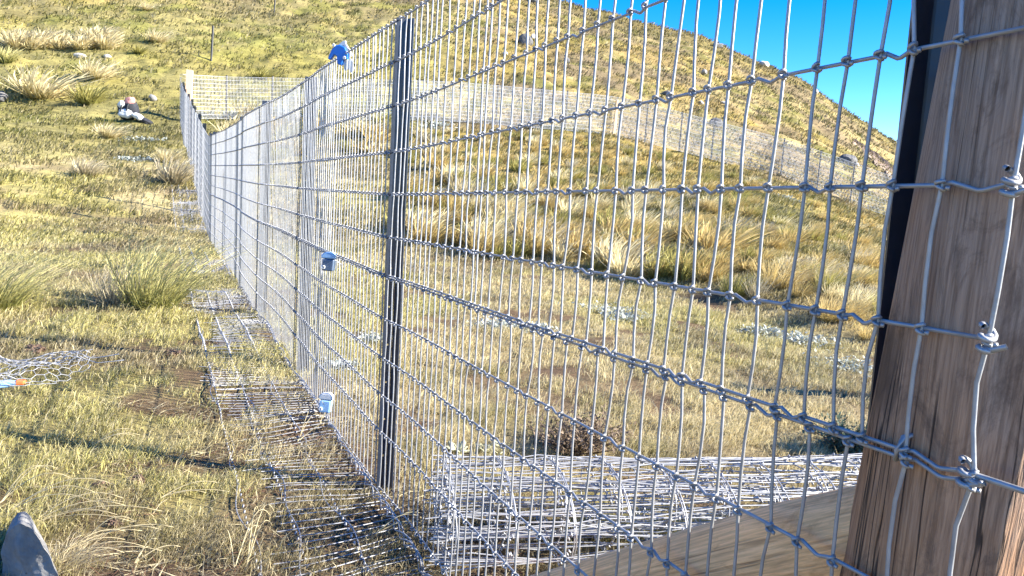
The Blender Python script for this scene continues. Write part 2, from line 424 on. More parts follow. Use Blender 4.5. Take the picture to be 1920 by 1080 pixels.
def near_grass(n=780000):
    x, y, r = scatter(n, 1.25, 15)
    d = dirt_shade(x, y)
    keep = rng.random(n) > d * 1.05
    clump = fbm(x * 6, y * 6, 15, 2); keep &= rng.random(n) < .22 + 1.1 * sstep(.38, .58, clump)
    x, y, r = x[keep], y[keep], r[keep]; n = len(x)
    z = hz(x, y) - .004
    t = fbm(x * 1.4, y * 1.4, 25, 3); cl = fbm(x * 6, y * 6, 15, 2)
    h = (.016 + .046 * t ** 1.3 + .030 * cl) * rng.uniform(.45, 1.3, n) * np.where(rng.random(n) > .94, 1.7, 1) + .0035 * np.clip(r - 4, 0, 12)
    wd = np.maximum(.0021, .00085 * r) * rng.uniform(.7, 1.3, n)
    c = groundcol(x, y)
    v = rng.random(n); c = mixc(c, PALE, (v > .58) * rng.uniform(.3, .95, n)); c = mixc(c, OLIVE, (v < .13) * .7)
    c = c * rng.uniform(.75, 1.25, n)[:, None]
    lean = rng.normal(.1, 1.2, n); la = rng.uniform(.2, 1.3, n)
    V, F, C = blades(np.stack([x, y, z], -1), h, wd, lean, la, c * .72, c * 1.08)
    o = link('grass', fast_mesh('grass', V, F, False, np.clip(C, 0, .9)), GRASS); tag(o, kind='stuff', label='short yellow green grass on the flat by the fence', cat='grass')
near_grass()

def hill_grass(n=300000):
    x, y, r = scatter(n, 12, 118)
    cl = fbm(x * .9, y * 1.5, 35, 3); keep = rng.random(n) < .15 + 1.2 * sstep(.42, .6, cl)
    x, y, r, cl = x[keep], y[keep], r[keep], cl[keep]; n = len(x)
    z = hz(x, y) - .02
    h = (.05 + .10 * cl + .0028 * r) * rng.uniform(.5, 1.4, n)
    wd = .0012 * r * rng.uniform(.7, 1.5, n)
    c = groundcol(x, y); v = rng.random(n)
    c = mixc(c, PALE * .85, (v > .75) * rng.uniform(.2, .8, n)); c = mixc(c, OLIVE * .8, (v < .28) * .8)
    c = c * rng.uniform(.6, 1.15, n)[:, None]
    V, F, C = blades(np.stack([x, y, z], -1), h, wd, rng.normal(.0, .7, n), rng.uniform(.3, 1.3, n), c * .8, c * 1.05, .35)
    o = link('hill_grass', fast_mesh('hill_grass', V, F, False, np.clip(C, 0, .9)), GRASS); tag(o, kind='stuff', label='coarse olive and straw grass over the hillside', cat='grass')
hill_grass()

def litter(n=34000):
    x = rng.uniform(-2.2, 1.6, n); y = rng.uniform(1.3, 3.6, n)
    keep = rng.random(n) < dirt_shade(x, y); x, y = x[keep], y[keep]; n = len(x)
    z = hz(x, y) + rng.uniform(.002, .02, n)
    a = rng.uniform(0, 6.283, n); L = rng.uniform(.02, .13, n); wd = rng.uniform(.0006, .0018, n)
    D = np.stack([np.cos(a), np.sin(a), rng.normal(0, .2, n)], -1) * L[:, None]; S = np.stack([-np.sin(a), np.cos(a), rng.normal(0, .5, n)], -1) * wd[:, None]
    P = np.stack([x, y, z], -1)
    V = np.stack([P - D / 2, P + S, P + D / 2, P - S], 1).reshape(-1, 3)
    F = np.arange(n * 4).reshape(-1, 4)
    v = rng.random(n)[:, None]; c = np.where(v > .6, PALE * .9, np.where(v > .3, DUN * .9, np.array([.20, .11, .07]))) * rng.uniform(.6, 1.1, n)[:, None]
    o = link('dry_litter', fast_mesh('dry_litter', V, F, False, np.repeat(c, 4, 0)), GRASS); tag(o, kind='stuff', label='dry straw and dead grass lying on bare soil', cat='litter')
litter()

# ------------------------------------------------------------------ tussocks
def tussock_arrays(nb, rad, hgt, wind, wbl, c0, c1, spread=.55, seed=1):
    g = np.random.default_rng(seed)
    a = g.uniform(0, 6.283, nb); rr = rad * np.sqrt(g.random(nb))
    bx, by = rr * np.cos(a), rr * np.sin(a)
    out = a + g.normal(0, .5, nb); sp = spread * (rr / rad) * g.uniform(.5, 1.3, nb) + g.uniform(0, .15, nb)
    h = hgt * g.uniform(.45, 1.12, nb)
    lay = g.random(nb) < .24; sp = np.where(lay, sp * g.uniform(1.4, 2.3, nb), sp); h = np.where(lay, h * .62, h)
    side = g.normal(0, .16, nb)
    ns = 5; T = np.linspace(0, 1, ns)
    P = np.zeros((nb, ns, 3))
    for k, t in enumerate(T):
        P[:, k, 0] = bx + h * (np.cos(out) * sp * t + wind * t ** 2.3 * g.uniform(.7, 1.3, nb) * 1.0)
        P[:, k, 1] = by + h * (np.sin(out) * sp * t + side * t ** 2)
        P[:, k, 2] = h * (t - .22 * (sp + abs(wind)) * t ** 3)
    yaw = g.uniform(0, 6.283, nb); S = np.stack([np.cos(yaw), np.sin(yaw), 0 * yaw], -1)
    wv = wbl * g.uniform(.7, 1.3, nb)
    prof_ = np.array([.8, 1, .9, .7, .12])
    V = np.stack([P - S[:, None] * (wv[:, None] * prof_[None])[:, :, None], P + S[:, None] * (wv[:, None] * prof_[None])[:, :, None]], 2).reshape(-1, 3)
    b = np.arange(nb)[:, None] * ns * 2
    F = np.concatenate([b + np.array([2 * k, 2 * k + 1, 2 * k + 3, 2 * k + 2]) for k in range(ns - 1)], 1).reshape(-1, 4)
    tt = np.repeat(T, 2)[None, :, None] ** .8
    v = g.uniform(.7, 1.15, nb)[:, None, None]
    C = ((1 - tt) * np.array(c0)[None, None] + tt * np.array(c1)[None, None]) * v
    return V, F, np.clip(C.reshape(-1, 3), 0, .9)

KINDS_T = {}
def tus_mesh(kind, far):
    key = (kind, far)
    if key not in KINDS_T:
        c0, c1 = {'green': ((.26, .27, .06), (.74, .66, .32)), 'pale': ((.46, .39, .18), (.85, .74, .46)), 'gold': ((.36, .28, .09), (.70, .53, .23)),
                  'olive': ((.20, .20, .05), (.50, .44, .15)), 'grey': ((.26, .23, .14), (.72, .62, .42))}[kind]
        nb, wb = (420, .0040) if not far else (230, .013)
        V, F, C = tussock_arrays(nb, .16, .75, .48 if kind == 'green' and not far else .26, wb, c0, c1, .62, seed=hash_(kind) + far)
        KINDS_T[key] = fast_mesh('tussock_' + kind, V, F, False, C)
    return KINDS_T[key]
def hash_(s): return sum(ord(c) * (i + 3) for i, c in enumerate(s))
def tussock(px, py, hpx, kind, label, wide=1.0, group=None):
    p = ground(px, py); dist = np.dot(p - CAM, FWD)
    s = .82 * hpx / FPX * dist / .62
    me = tus_mesh(kind, dist > 9)
    o = link('tussock', me, None); 
    if not me.materials: me.materials.append(GRASS)
    o.location = (p[0], p[1], p[2] - .02); o.scale = (s * wide, s * wide, s); o.rotation_euler = (0, 0, random.uniform(-.35, .35))
    tag(o, label, 'tussock', group)
    return o
TG = 'tussocks on the grass'
for a in [
    (285, 578, 172, 'green', 'big green and straw tussock beside the fence apron in the left foreground', 1.0),
    (222, 574, 95, 'grey', 'small ragged tussock spreading left of the big green tussock', 1.2),
    (118, 1062, 62, 'grey', 'flattened pale dead tussock right of the corner boulder', 1.7),
    (-8, 575, 135, 'green', 'green tussock cut off by the left edge of the photo', 1.2),
    (80, 185, 62, 'pale', 'broad pale straw tussock at left below the long pale strip of grass', 1.9),
    (180, 148, 42, 'pale', 'pale wind combed tussock right of the broad pale one', 1.5),
    (165, 195, 44, 'olive', 'olive tussock just above the white bags', 1.4),
    (12, 118, 34, 'green', 'small tussock with green base at left edge below the pale strip', 1.2),
    (205, 258, 32, 'pale', 'low pale tussock on the grass below the white bags', 1.7),
    (160, 330, 40, 'grey', 'grey straw tussock left of the fence bottom', 1.3),
    (325, 345, 60, 'grey', 'grey tussock against the far part of the fence', 1.2),
    (315, 305, 34, 'pale', 'low straw tussock near the dip of the fence', 1.4),
    (295, 80, 28, 'pale', 'pale tussock on the slope left of the lone steel stake', 1.5),
    (260, 100, 18, 'olive', 'small olive tussock at the right end of pale strip', 1.6),
    (275, 20, 16, 'pale', 'pale tussock near the top edge above pale strip', 1.8),
    (490, 148, 22, 'olive', 'olive tussock just behind the top of far fence', 1.8),
    (1150, 500, 72, 'pale', 'pale tussock with dark base behind the netting at the edge of the flat grass', 1.3),
    (1010, 470, 55, 'pale', 'pale tussock between the two nearest pale ones behind the netting', 1.3),
    (905, 455, 62, 'pale', 'tall cream tussock behind the netting right of the black post', 1.2),
    (790, 440, 60, 'pale', 'cream tussock behind the netting touching the black post', 1.3),
    (1090, 480, 60, 'gold', 'golden tussock left of the pale tussock with dark base', 1.2),
    (1240, 520, 60, 'olive', 'olive tussock right of the pale tussock with dark base', 1.3),
    (1340, 480, 75, 'gold', 'golden brown tussock on the bank left of the timber post', 1.5),
    (1460, 540, 70, 'gold', 'golden tussock at the foot of bank nearest the timber post', 1.5),
    (1560, 600, 60, 'gold', 'rusty gold tussock low on bank beside the timber post', 1.5),
    (690, 260, 40, 'pale', 'pale tussock seen through the netting left of the black post', 1.3),
    (820, 320, 42, 'gold', 'golden tussock with dark side behind the netting right of the black post', 1.2),
]:
    tussock(a[0], a[1], a[2], a[3], a[4], a[5], TG)

def tussock_mass():
    """the long strip of pale grass and the tussock cover of the bank: one mass"""
    Vs, Fs, Cs = [], [], []; n0 = 0
    spots = []
    for k in range(30):
        spots.append((random.uniform(20, 205), random.uniform(80, 93), random.uniform(20, 32), 'pale', 1.25))
    for k in range(430):
        px = random.uniform(745, 1690); py0 = np.interp(px, [745, 1100, 1400, 1690], [470, 505, 565, 660]); py1 = np.interp(px, [745, 850, 1150, 1450, 1690], [240, 236, 268, 345, 430])
        py = py1 + (py0 - py1) * random.random() * random.uniform(.82, 1.04)
        hh = (14 + 42 * (py - py1) / (py0 - py1)) * random.uniform(.45, 1.1)
        kd = random.choices(['gold', 'pale', 'olive', 'grey'], [4, 2.2 if px < 1250 else 1.0, 3, 1])[0]
        spots.append((px, py, hh, kd, random.uniform(.9, 1.35)))
    for k in range(60):
        px = random.uniform(420, 760); spots.append((px, random.uniform(215, 300) , random.uniform(14, 30), random.choice(['pale', 'gold', 'olive']), 1.5))
    cache = {}
    for (px, py, hpx, kd, wide) in spots:
        p = ground(px, py); dist = np.dot(p - CAM, FWD)
        if dist > 125: continue
        q = int(np.clip(dist // 9, 0, 6)); key = (kd, q, random.randint(0, 1))
        if key not in cache:
            c0, c1 = {'pale': ((.46, .39, .18), (.84, .73, .45)), 'gold': ((.36, .28, .09), (.64, .48, .20)), 'olive': ((.20, .20, .05), (.46, .40, .13)), 'grey': ((.26, .23, .14), (.62, .54, .36))}[kd]
            cache[key] = tussock_arrays(int(190 / (1 + .2 * q)), .16, .75, .26, .0065 + .005 * q, c0, c1, .65, seed=hash_(kd) + q * 7 + key[2])
        V, F, C = cache[key]
        s = hpx / FPX * dist / .62; a = random.uniform(-.4, .4); ca, sa = math.cos(a), math.sin(a)
        W = V * np.array([s * wide, s * wide, s]); W = np.stack([W[:, 0] * ca - W[:, 1] * sa, W[:, 0] * sa + W[:, 1] * ca, W[:, 2]], -1) + p - [0, 0, .02]
        Vs.append(W); Fs.append(F + n0); Cs.append(C * random.uniform(.85, 1.1)); n0 += len(V)
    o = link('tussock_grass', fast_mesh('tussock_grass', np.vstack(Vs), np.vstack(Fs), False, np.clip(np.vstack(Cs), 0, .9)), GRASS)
    tag(o, kind='stuff', label='golden and pale tussock grass covering the bank behind netting', cat='tussock grass')
tussock_mass()

# ------------------------------------------------------------------ clods, dry stems
SOILMAT = rockmat('turned_earth', (.07, .045, .032), (.20, .125, .085))
def clod(px, py, wpx, label, seed):
    import bmesh
    p = ground(px, py); k = np.dot(p - CAM, FWD) / FPX * wpx
    bm = bmesh.new(); bmesh.ops.create_icosphere(bm, subdivisions=4, radius=.5)
    for v in bm.verts:
        q = np.array(v.co); s_ = 1 + .9 * (float(vnoise(q[0] * 6 + seed, q[1] * 6 + q[2] * 5, seed)) - .5) + .5 * (float(vnoise(q[0] * 17 + seed, q[1] * 17 + q[2] * 13, seed + 1)) - .5)
        v.co = q * s_ * np.array([1, .7, .55]) * k
    me = bpy.data.meshes.new('earth_clod'); bm.to_mesh(me); bm.free()
    o = link('earth_clod', me, SOILMAT); o.location = p + np.array([0, 0, .1 * k]); tag(o, label, 'clod', 'clods of turned earth')
for k, a in enumerate([(258, 905, 34, 'brown clod of turned earth standing in the grass above the corner boulder'), (193, 912, 26, 'dark clod left of the brown one in the grass'), (215, 985, 26, 'flat dark clod below the other two clods'),
                       (65, 660, 34, 'dark lump of earth in the grass above the chicken wire'), (655, 985, 26, 'brown clod on the netting apron by the fence foot'), (325, 668, 30, 'dead root clump on grass left of the apron')]): clod(*a, seed=60 + k)
def dry_stems():
    Vs, Fs, Cs = [], [], []; mb = MB()
    for (px, py, L, a, lift) in [(20, 960, .34, .1, .10), (60, 985, .40, .25, .09), (5, 945, .3, .5, .12), (90, 975, .3, -.1, .06), (440, 1070, .22, 1.2, .16), (465, 1060, .2, 1.35, .15), (560, 830, .3, .9, .2), (600, 800, .26, 1.0, .18),
                                 (180, 835, .2, .3, .05), (120, 1040, .3, .8, .06), (150, 1030, .28, .4, .08), (110, 1060, .3, .15, .06), (300, 940, .25, .2, .05), (255, 1060, .25, .9, .05), (700, 1010, .2, .4, .07)]:
        p = ground(px, py); t = np.linspace(0, 1, 9)
        for q in range(3):
            aa = a + rng.normal(0, .25); l_ = L * rng.uniform(.6, 1.1)
            P = p + np.column_stack([math.cos(aa) * l_ * t, .35 * math.sin(aa) * l_ * t + rng.normal(0, .01), lift * np.sin(t * 2.2) * rng.uniform(.6, 1.2) + .01])
            mb.tube(P, np.linspace(.0019, .0008, 9), 4)
    V = np.vstack(mb.V); o = link('dry_stems', fast_mesh('dry_stems', V, np.vstack(mb.F), True, np.tile(PALE * 1.1, (len(V), 1))), GRASS); tag(o, kind='stuff', label='long pale dry stems arching over the short grass', cat='dry stems')
dry_stems()

# ------------------------------------------------------------------ low leafy plants
def leaf_cloud(spots):
    Vs, Cs = [], []
    for (px, py, wpx, hpx) in spots:
        p0 = ground(px, py); dist = np.dot(p0 - CAM, FWD); wm = wpx / FPX * dist; n = int(260 + 300 * min(1, wpx / 90))
        x = p0[0] + rng.normal(0, wm * .33, n); y = p0[1] + rng.normal(0, wm * .33, n); z = hz(x, y) + rng.uniform(.01, .03 + .02 * wm, n)
        L = rng.uniform(.012, .028, n) * (.6 + dist * .17); a = rng.uniform(0, 6.283, n); tl = rng.normal(.3, .4, n)
        D = np.stack([np.cos(a) * np.cos(tl), np.sin(a) * np.cos(tl), np.sin(tl)], -1) * L[:, None]; S = np.stack([-np.sin(a), np.cos(a), rng.normal(0, .3, n)], -1) * (L * .28)[:, None]
        P = np.stack([x, y, z], -1)
        Vs.append(np.stack([P, P + D * .5 + S, P + D, P + D * .5 - S], 1).reshape(-1, 3))
        Cs.append(np.repeat(np.array([.42, .45, .40]) * rng.uniform(.55, 1.25, n)[:, None], 4, 0))
    V = np.vstack(Vs)
    return fast_mesh('silver_ground_cover', V, np.arange(len(V)).reshape(-1, 4), False, np.vstack(Cs))
o = link('silver_ground_cover', leaf_cloud([(1140, 585, 80, 20), (1175, 600, 70, 20), (930, 612, 70, 20), (1000, 618, 60, 16), (1500, 640, 90, 20), (1590, 690, 80, 20), (1430, 625, 60, 15), (450, 215, 60, 16), (380, 217, 40, 10), (520, 212, 50, 10), (810, 238, 60, 20), (840, 360, 40, 10), (1480, 375, 40, 12), (270, 265, 50, 8), (250, 300, 40, 8), (640, 690, 50, 20), (700, 640, 50, 20)]), LEAF)
tag(o, kind='stuff', label='silver grey mat plants between the grass', cat='ground cover')

def rosette(px, py, wpx, label):
    p = ground(px, py); dist = np.dot(p - CAM, FWD); S = wpx / FPX * dist
    g = np.random.default_rng(4); Vs, Fs, Cs = [], [], []; n0 = 0
    for cx in (-.28, .12, .34):
        for k in range(13):
            a = k * 2.4 + cx * 9; L = S * g.uniform(.20, .34); el = g.uniform(.35, 1.15); wl_ = L * .2
            d = np.array([math.cos(a) * math.cos(el), math.sin(a) * math.cos(el), math.sin(el)]); s = np.array([-math.sin(a), math.cos(a), 0])
            nrm = np.cross(d, s); ts = np.linspace(0, 1, 6); wv = np.array([.35, .75, 1, .95, .6, .08]) * wl_
            b = np.array([cx * S, g.normal(0, .05) * S, .01])
            row = []
            for t, w_ in zip(ts, wv):
                c = b + d * L * t + np.array([0, 0, -.35 * L * t * t])
                row += [c - s * w_ - nrm * w_ * .35, c, c + s * w_ - nrm * w_ * .35]
            Vs.append(np.array(row)); F = []
            for i in range(5):
                for j in range(2): F.append([i * 3 + j, i * 3 + j + 1, i * 3 + j + 4, i * 3 + j + 3])
            Fs.append(np.array(F) + n0); n0 += 18; Cs.append(np.tile(np.array([.50, .50, .34]) * g.uniform(.75, 1.15), (18, 1)))
    o = link('broadleaf_plant', fast_mesh('broadleaf_plant', np.vstack(Vs), np.vstack(Fs), True, np.vstack(Cs)), LEAF)
    so = o.modifiers.new('s', 'SOLIDIFY'); so.thickness = .004
    o.location = p - np.array([0, 0, .01]); tag(o, label, 'plant')
rosette(890, 852, 120, 'pale felted broad leaved plant behind the netting above the wire roll')

def shrub(px, py, wpx, hpx, c0, c1, n, label, seed):
    p = ground(px, py); dist = np.dot(p - CAM, FWD); W = wpx / FPX * dist; H = hpx / FPX * dist
    g = np.random.default_rng(seed); mb = MB()
    tips = []
    for k in range(46):
        a = g.uniform(0, 6.283); rr = math.sqrt(g.random()); e = np.array([math.cos(a) * rr * W / 2, math.sin(a) * rr * W / 2, H * g.uniform(.5, 1)])
        P = np.array([e * t + np.array([g.normal(0, .01), g.normal(0, .01), 0]) * (t > 0) for t in np.linspace(0, 1, 5)])
        mb.tube(P, np.linspace(.006, .002, 5), 4); tips.append(P)
    root = empty('shrub', p - np.array([0, 0, .02])); tag(root, label, 'shrub')
    tw = plain('shrub_twigs', (.12, .085, .06), .9, 0, .3); mb.build('twigs', tw, root)
    T = np.vstack([t[1:] for t in tips]); idx = g.integers(0, len(T), n)
    P = T[idx] + g.normal(0, .022, (n, 3)); L = g.uniform(.012, .03, n); a = g.uniform(0, 6.283, n); tl = g.normal(.5, .5, n)
    D = np.stack([np.cos(a) * np.cos(tl), np.sin(a) * np.cos(tl), np.sin(tl)], -1) * L[:, None]; S = np.stack([-np.sin(a), np.cos(a), g.normal(0, .4, n)], -1) * (L * .22)[:, None]
    V = np.stack([P, P + D * .5 + S, P + D, P + D * .5 - S], 1).reshape(-1, 3)
    k = g.random(n)[:, None]; c = np.array(c0) * (1 - k) + np.array(c1) * k
    link('foliage', fast_mesh('foliage', V, np.arange(n * 4).reshape(-1, 4), False, np.repeat(c, 4, 0)), LEAF, root)
shrub(1075, 850, 190, 80, (.10, .075, .05), (.26, .19, .13), 3600, 'low brown twiggy shrub behind the wire roll', 3)
shrub(1585, 845, 130, 60, (.05, .08, .05), (.13, .17, .12), 3000, 'dark green low bush beside the timber post behind wire roll', 5)

# ------------------------------------------------------------------ rocks
def rock(px, py, wpx, hpx, material, label, seed, sub=4, group=None, sink=.2, flat=0):
    import bmesh
    p = ground(px, py); dist = np.dot(p - CAM, FWD); W = wpx / FPX * dist; H = hpx / FPX * dist
    bm = bmesh.new(); bmesh.ops.create_icosphere(bm, subdivisions=sub, radius=1)
    g = np.random.default_rng(seed); planes = [(lambda v: v / np.linalg.norm(v))(g.normal(size=3)) for _ in range(9)]; ds = g.uniform(.62, .9, 9)
    for v in bm.verts:
        c = np.array(v.co)
        for q, d in zip(planes, ds):
            k = c @ q
            if k > d: c = c - q * (k - d) * .9
        s = 1 + .08 * (float(vnoise(c[0] * 4 + seed, c[1] * 4 + c[2] * 3, seed)) - .5) + .05 * (float(vnoise(c[0] * 11 + seed, c[1] * 11 + c[2] * 9, seed)) - .5)
        v.co = c * s
    me = bpy.data.meshes.new('rock'); bm.to_mesh(me); bm.free()
    for q in me.polygons: q.use_smooth = sub >= 4
    o = link('rock', me, material); o.scale = (W / 1.7, W / 1.9, H / 1.35); o.rotation_euler = (0, 0, g.uniform(0, 6))
    o.location = (p[0], p[1], p[2] + H * (.5 - sink)); tag(o, label, 'rock', group)
    return o
RG = 'rocks on the hillside'
for k, a in enumerate([
    (985, 84, 27, 20, ROCKD, 'dark grey boulder on the hillside seen high through the netting'),
    (1000, 72, 12, 8, ROCKL, 'small pale stone beside the dark boulder'),
    (1062, 118, 12, 11, ROCKD, 'small dark rock right of and below the dark boulder'),
    (947, 103, 10, 6, ROCKL, 'pale stone below and left of the dark boulder'),
    (1342, 236, 26, 15, ROCKD, 'dark rock in front of golden slope above the far fence'),
    (1306, 56, 26, 12, ROCKD, 'grey outcrop on the skyline'),
    (1333, 66, 9, 6, ROCKD, 'little stone on the skyline right of outcrop'),
    (1440, 113, 18, 12, ROCKD, 'grey rock on the skyline farther down the ridge'),
    (1430, 124, 22, 9, ROCKL, 'pale stone just below the lower skyline rock'),
    (1320, 139, 11, 9, ROCK, 'round grey stone in the middle of right slope'),
    (1345, 88, 20, 8, ROCK, 'flat grey stone below the skyline outcrop'),
    (1588, 307, 32, 18, ROCKD, 'dark slab above the far fence beside the timber post'),
    (1605, 312, 12, 7, ROCKL, 'white stone against the dark slab'),
    (1390, 262, 14, 8, ROCKD, 'dark stone just behind the far fence'),
    (1358, 195, 12, 6, ROCKL, 'pale flat stone above the far fence'),
    (1314, 195, 10, 6, ROCKL, 'small pale stone left of pale flat stone'),
    (1250, 178, 16, 8, ROCKD, 'low dark stone above the far fence near its wooden stake'),
    (1000, 3, 16, 10, ROCKD, 'dark boulder near the top edge of the hill'),
    (286, 187, 17, 10, ROCK, 'grey stone in the grass left of the fence corner'),
    (0, 187, 26, 16, ROCKD, 'dark rock at the left edge of the slope'),
    (150, 108, 22, 8, ROCKL, 'pale stone above the wind combed tussock'),
    (202, 108, 14, 6, ROCKL, 'smaller pale stone right of the first pale stone'),
    (1530, 175, 10, 8, ROCKL, 'pale stone low on the ridge line slope'),
]):
    rock(*a, seed=20 + k, sub=3, group=RG)
def big_rock():
    """slab-like boulder in the corner: pointed top, flat blue-grey face"""
    p = ground(38, 1085)
    out = np.array([(-.150, -.05), (-.150, .10), (-.12, .155), (-.075, .198), (-.045, .208), (-.015, .203), (.012, .178), (.045, .125), (.062, .075), (.060, .02), (.045, -.05)])
    # fine outline
    m_ = 96; seg = np.r_[0, np.cumsum(np.hypot(*np.diff(np.vstack([out, out[:1]]), axis=0).T))]; q = np.linspace(0, seg[-1], m_, endpoint=False)
    oc = np.vstack([out, out[:1]]); ol = np.column_stack([np.interp(q, seg, oc[:, 0]), np.interp(q, seg, oc[:, 1])])
    for _ in range(2): ol = (np.roll(ol, 1, 0) + 2 * ol + np.roll(ol, -1, 0)) / 4
    c = np.array([-.045, .06]); V, F = [], []
    rings_ = [(f, 0.0) for f in (.02, .2, .4, .6, .8, .93, 1.0)] + [(.97, .02), (.86, .06), (.7, .11), (.5, .16), (.25, .2), (.02, .21)]
    for ri, (f, dep) in enumerate(rings_):
        a = c + (ol - c) * f; sh = -dep * 1.35
        nz_ = (fbm(a[:, 0] * 16, a[:, 1] * 16, 7, 4) - .5)
        yy = -.055 - a[:, 1] * .12 + dep + .022 * nz_ - .012 * (1 - f) * (dep == 0)
        V += [tuple(v) for v in np.column_stack([a[:, 0] + sh, yy, a[:, 1] + .006 * nz_])]
    n = m_
    for i in range(len(rings_) - 1):
        for k in range(n): F.append((i * n + k, i * n + (k + 1) % n, (i + 1) * n + (k + 1) % n, (i + 1) * n + k))
    me = bpy.data.meshes.new('rock'); me.from_pydata(V, [], F); me.update()
    o = link('rock', me, ROCK); o.location = p + np.array([.118, 0, -.012]); o.rotation_euler = (0, 0, R(-19))
    tag(o, 'smooth blue grey boulder with pointed top at the lower left corner', 'rock')
big_rock()

# ------------------------------------------------------------------ the long fence
Z_W = np.array([1.716, 1.575, 1.419, 1.254, 1.102, .945, .803, .638, .487, .345, .203, -.015])
def rowz(k, t):
    t = np.asarray(t, float)
    z = Z_W[k] + np.interp(t, [-1, 0, 2.1, 4.0, 6, 60], [.12, .082, 0, -.03, -.045, -.045])
    return z + fgz(t)
def wob(t):
    t = np.asarray(t, float)
    w_ = .034 * (fbm(t * 1.25, t * 0 + 3.3, 5, 2) - .5) * 2 * sstep(.9, 2.2, t) + .07 * (fbm(t * .45, t * 0 + 7.1, 8, 2) - .5) * sstep(3, 6, t)
    return w_ * (1 - np.exp(-((t - 4.0) / .55) ** 2))
def fpos(t, z, off=0.0):
    t = np.asarray(t, float)
    p = FP0[None] + t[:, None] * FD[None] + (wob(t) + off)[:, None] * FN[None]
    return np.column_stack([p, z])
TS_UP = [-.086, -.012, .043, .086, .132, .181, .235, .293, .341, .385, .427, .474, .522, .573, .622, .677, .733, .788, .840, .890, .938, .991, 1.042, 1.099, 1.165, 1.216, 1.265, 1.298, 1.351, 1.403, 1.465, 1.532, 1.602, 1.671, 1.717, 1.765, 1.81, 1.861, 1.909]
TS_LO = [-.09, -.015, .06, .122, .172, .229, .28, .33, .375, .423, .475, .523, .583, .643, .699, .759]
def extend(ts, end, sp):
    ts = list(ts)
    while ts[-1] < end: ts.append(ts[-1] + sp * random.uniform(.86, 1.14))
    return np.array(ts)

def netting(name, parent, rows, ts, label, phase, zfun=rowz, pfun=fpos, near=5.0, rs=.0025, mat_=GALV, top_double=False):
    g = np.random.default_rng(phase)
    nt = len(ts)
    J = g.normal(0, .0035, (nt, len(rows)))                    # wobble of each stay at each row
    ZJ = g.normal(0, .0035, (nt, len(rows)))
    mb = MB()
    K = []
    for i, t in enumerate(ts):
        tt = np.full(len(rows), t) + J[i] * (1 if t < 12 else .5)
        zz = np.array([float(zfun(k, np.array([t]))[0]) for k in rows])
        if t < near:
            T2, Z2 = [], []
            for a in range(len(rows) - 1):
                b_ = g.normal(0, .004)
                T2 += [tt[a], tt[a] + (tt[a + 1] - tt[a]) * .33 + b_, tt[a] + (tt[a + 1] - tt[a]) * .67 + b_ * .8]; Z2 += [zz[a], zz[a] * .67 + zz[a + 1] * .33, zz[a] * .33 + zz[a + 1] * .67]
            T2.append(tt[-1]); Z2.append(zz[-1])
            P = pfun(np.array(T2), np.array(Z2))
            mb.tube(P, rs, 8 if t < 2.5 else 6, caps=False)
        else:
            P = pfun(tt, zz); mb.tube(P, rs * 1.1, 4, caps=False)
        K.append((tt, zz))
    # knots
    nearC, farC = [], []
    for i, t in enumerate(ts):
        P = pfun(K[i][0], K[i][1], .004)
        (nearC if t < near else farC).append(P)
    ax = np.array([FD[0] * .55, FD[1] * .55, .8])
    if nearC:
        C = np.vstack(nearC); n = len(C)
        mb.rings(C + np.array([FD[0] * -.001, 0, .003]), np.tile(ax, (n, 1)) + g.normal(0, .12, (n, 3)), rs * 1.75, rs * .9, 9, 6)
        mb.rings(C + np.array([-FD[0] * .002, -FD[1] * .002, -.0035]), np.tile([-FD[0] * .5, -FD[1] * .5, .85], (n, 1)) + g.normal(0, .12, (n, 3)), rs * 1.75, rs * .85, 9, 6)
        tail = C - np.array([FD[0], FD[1], .3]) * .011 + np.r_[FN, 0] * .002
        mb.cubes(tail, rs * .8)
    if farC: mb.cubes(np.vstack(farC), rs * 1.9)
    body = mb.build(name, mat_, parent); body['label'] = label
    # line wires
    for k in rows:
        T2, Z2 = [], []; step = 0
        for i in range(nt):
            T2.append(ts[i] + 0); Z2.append(float(zfun(k, np.array([ts[i]]))[0])); step += 1
            if i + 1 < nt:
                d = ts[i + 1] - ts[i]
                if ts[i] < 9 and (i + k * 2) % 4 == (i // 9) % 2:
                    zc = Z2[-1]
                    T2 += [ts[i] + d * .12, ts[i] + d * .38, ts[i] + d * .46, ts[i] + d * .85]; Z2 += [zc - .001, zc - .0068, zc - .0072, zc + .0005]
        P = pfun(np.array(T2), np.array(Z2), -.002)
        m2 = MB(); m2.tube(P, rs * 1.06, 8); m2.build('line_wire', mat_, body)
        if top_double and k == rows[0]:
            m3 = MB(); P2 = pfun(np.array(T2), np.array(Z2) - .0105 + .004 * np.sin(np.array(T2) * 33), -.001); m3.tube(P2, rs * 1.06, 8); m3.build('line_wire', mat_, body)
    return body

fence = empty('wire_fence', (0, 0, 0)); tag(fence, 'long galvanised wire netting fence running from the timber post to far corner', 'fence')
ts_up = extend(TS_UP, FEND, .052); ts_lo = extend(TS_LO, FEND, .053)
netting('upper_netting', fence, [0, 1, 2, 3, 4, 5, 6], ts_up, 'upper strip of wire netting', 3)
netting('lower_netting', fence, [6, 7, 8, 9, 10, 11], ts_lo, 'lower strip of wire netting', 4, zfun=lambda k, t: rowz(k, t) - (.009 if k == 6 else 0), top_double=False)

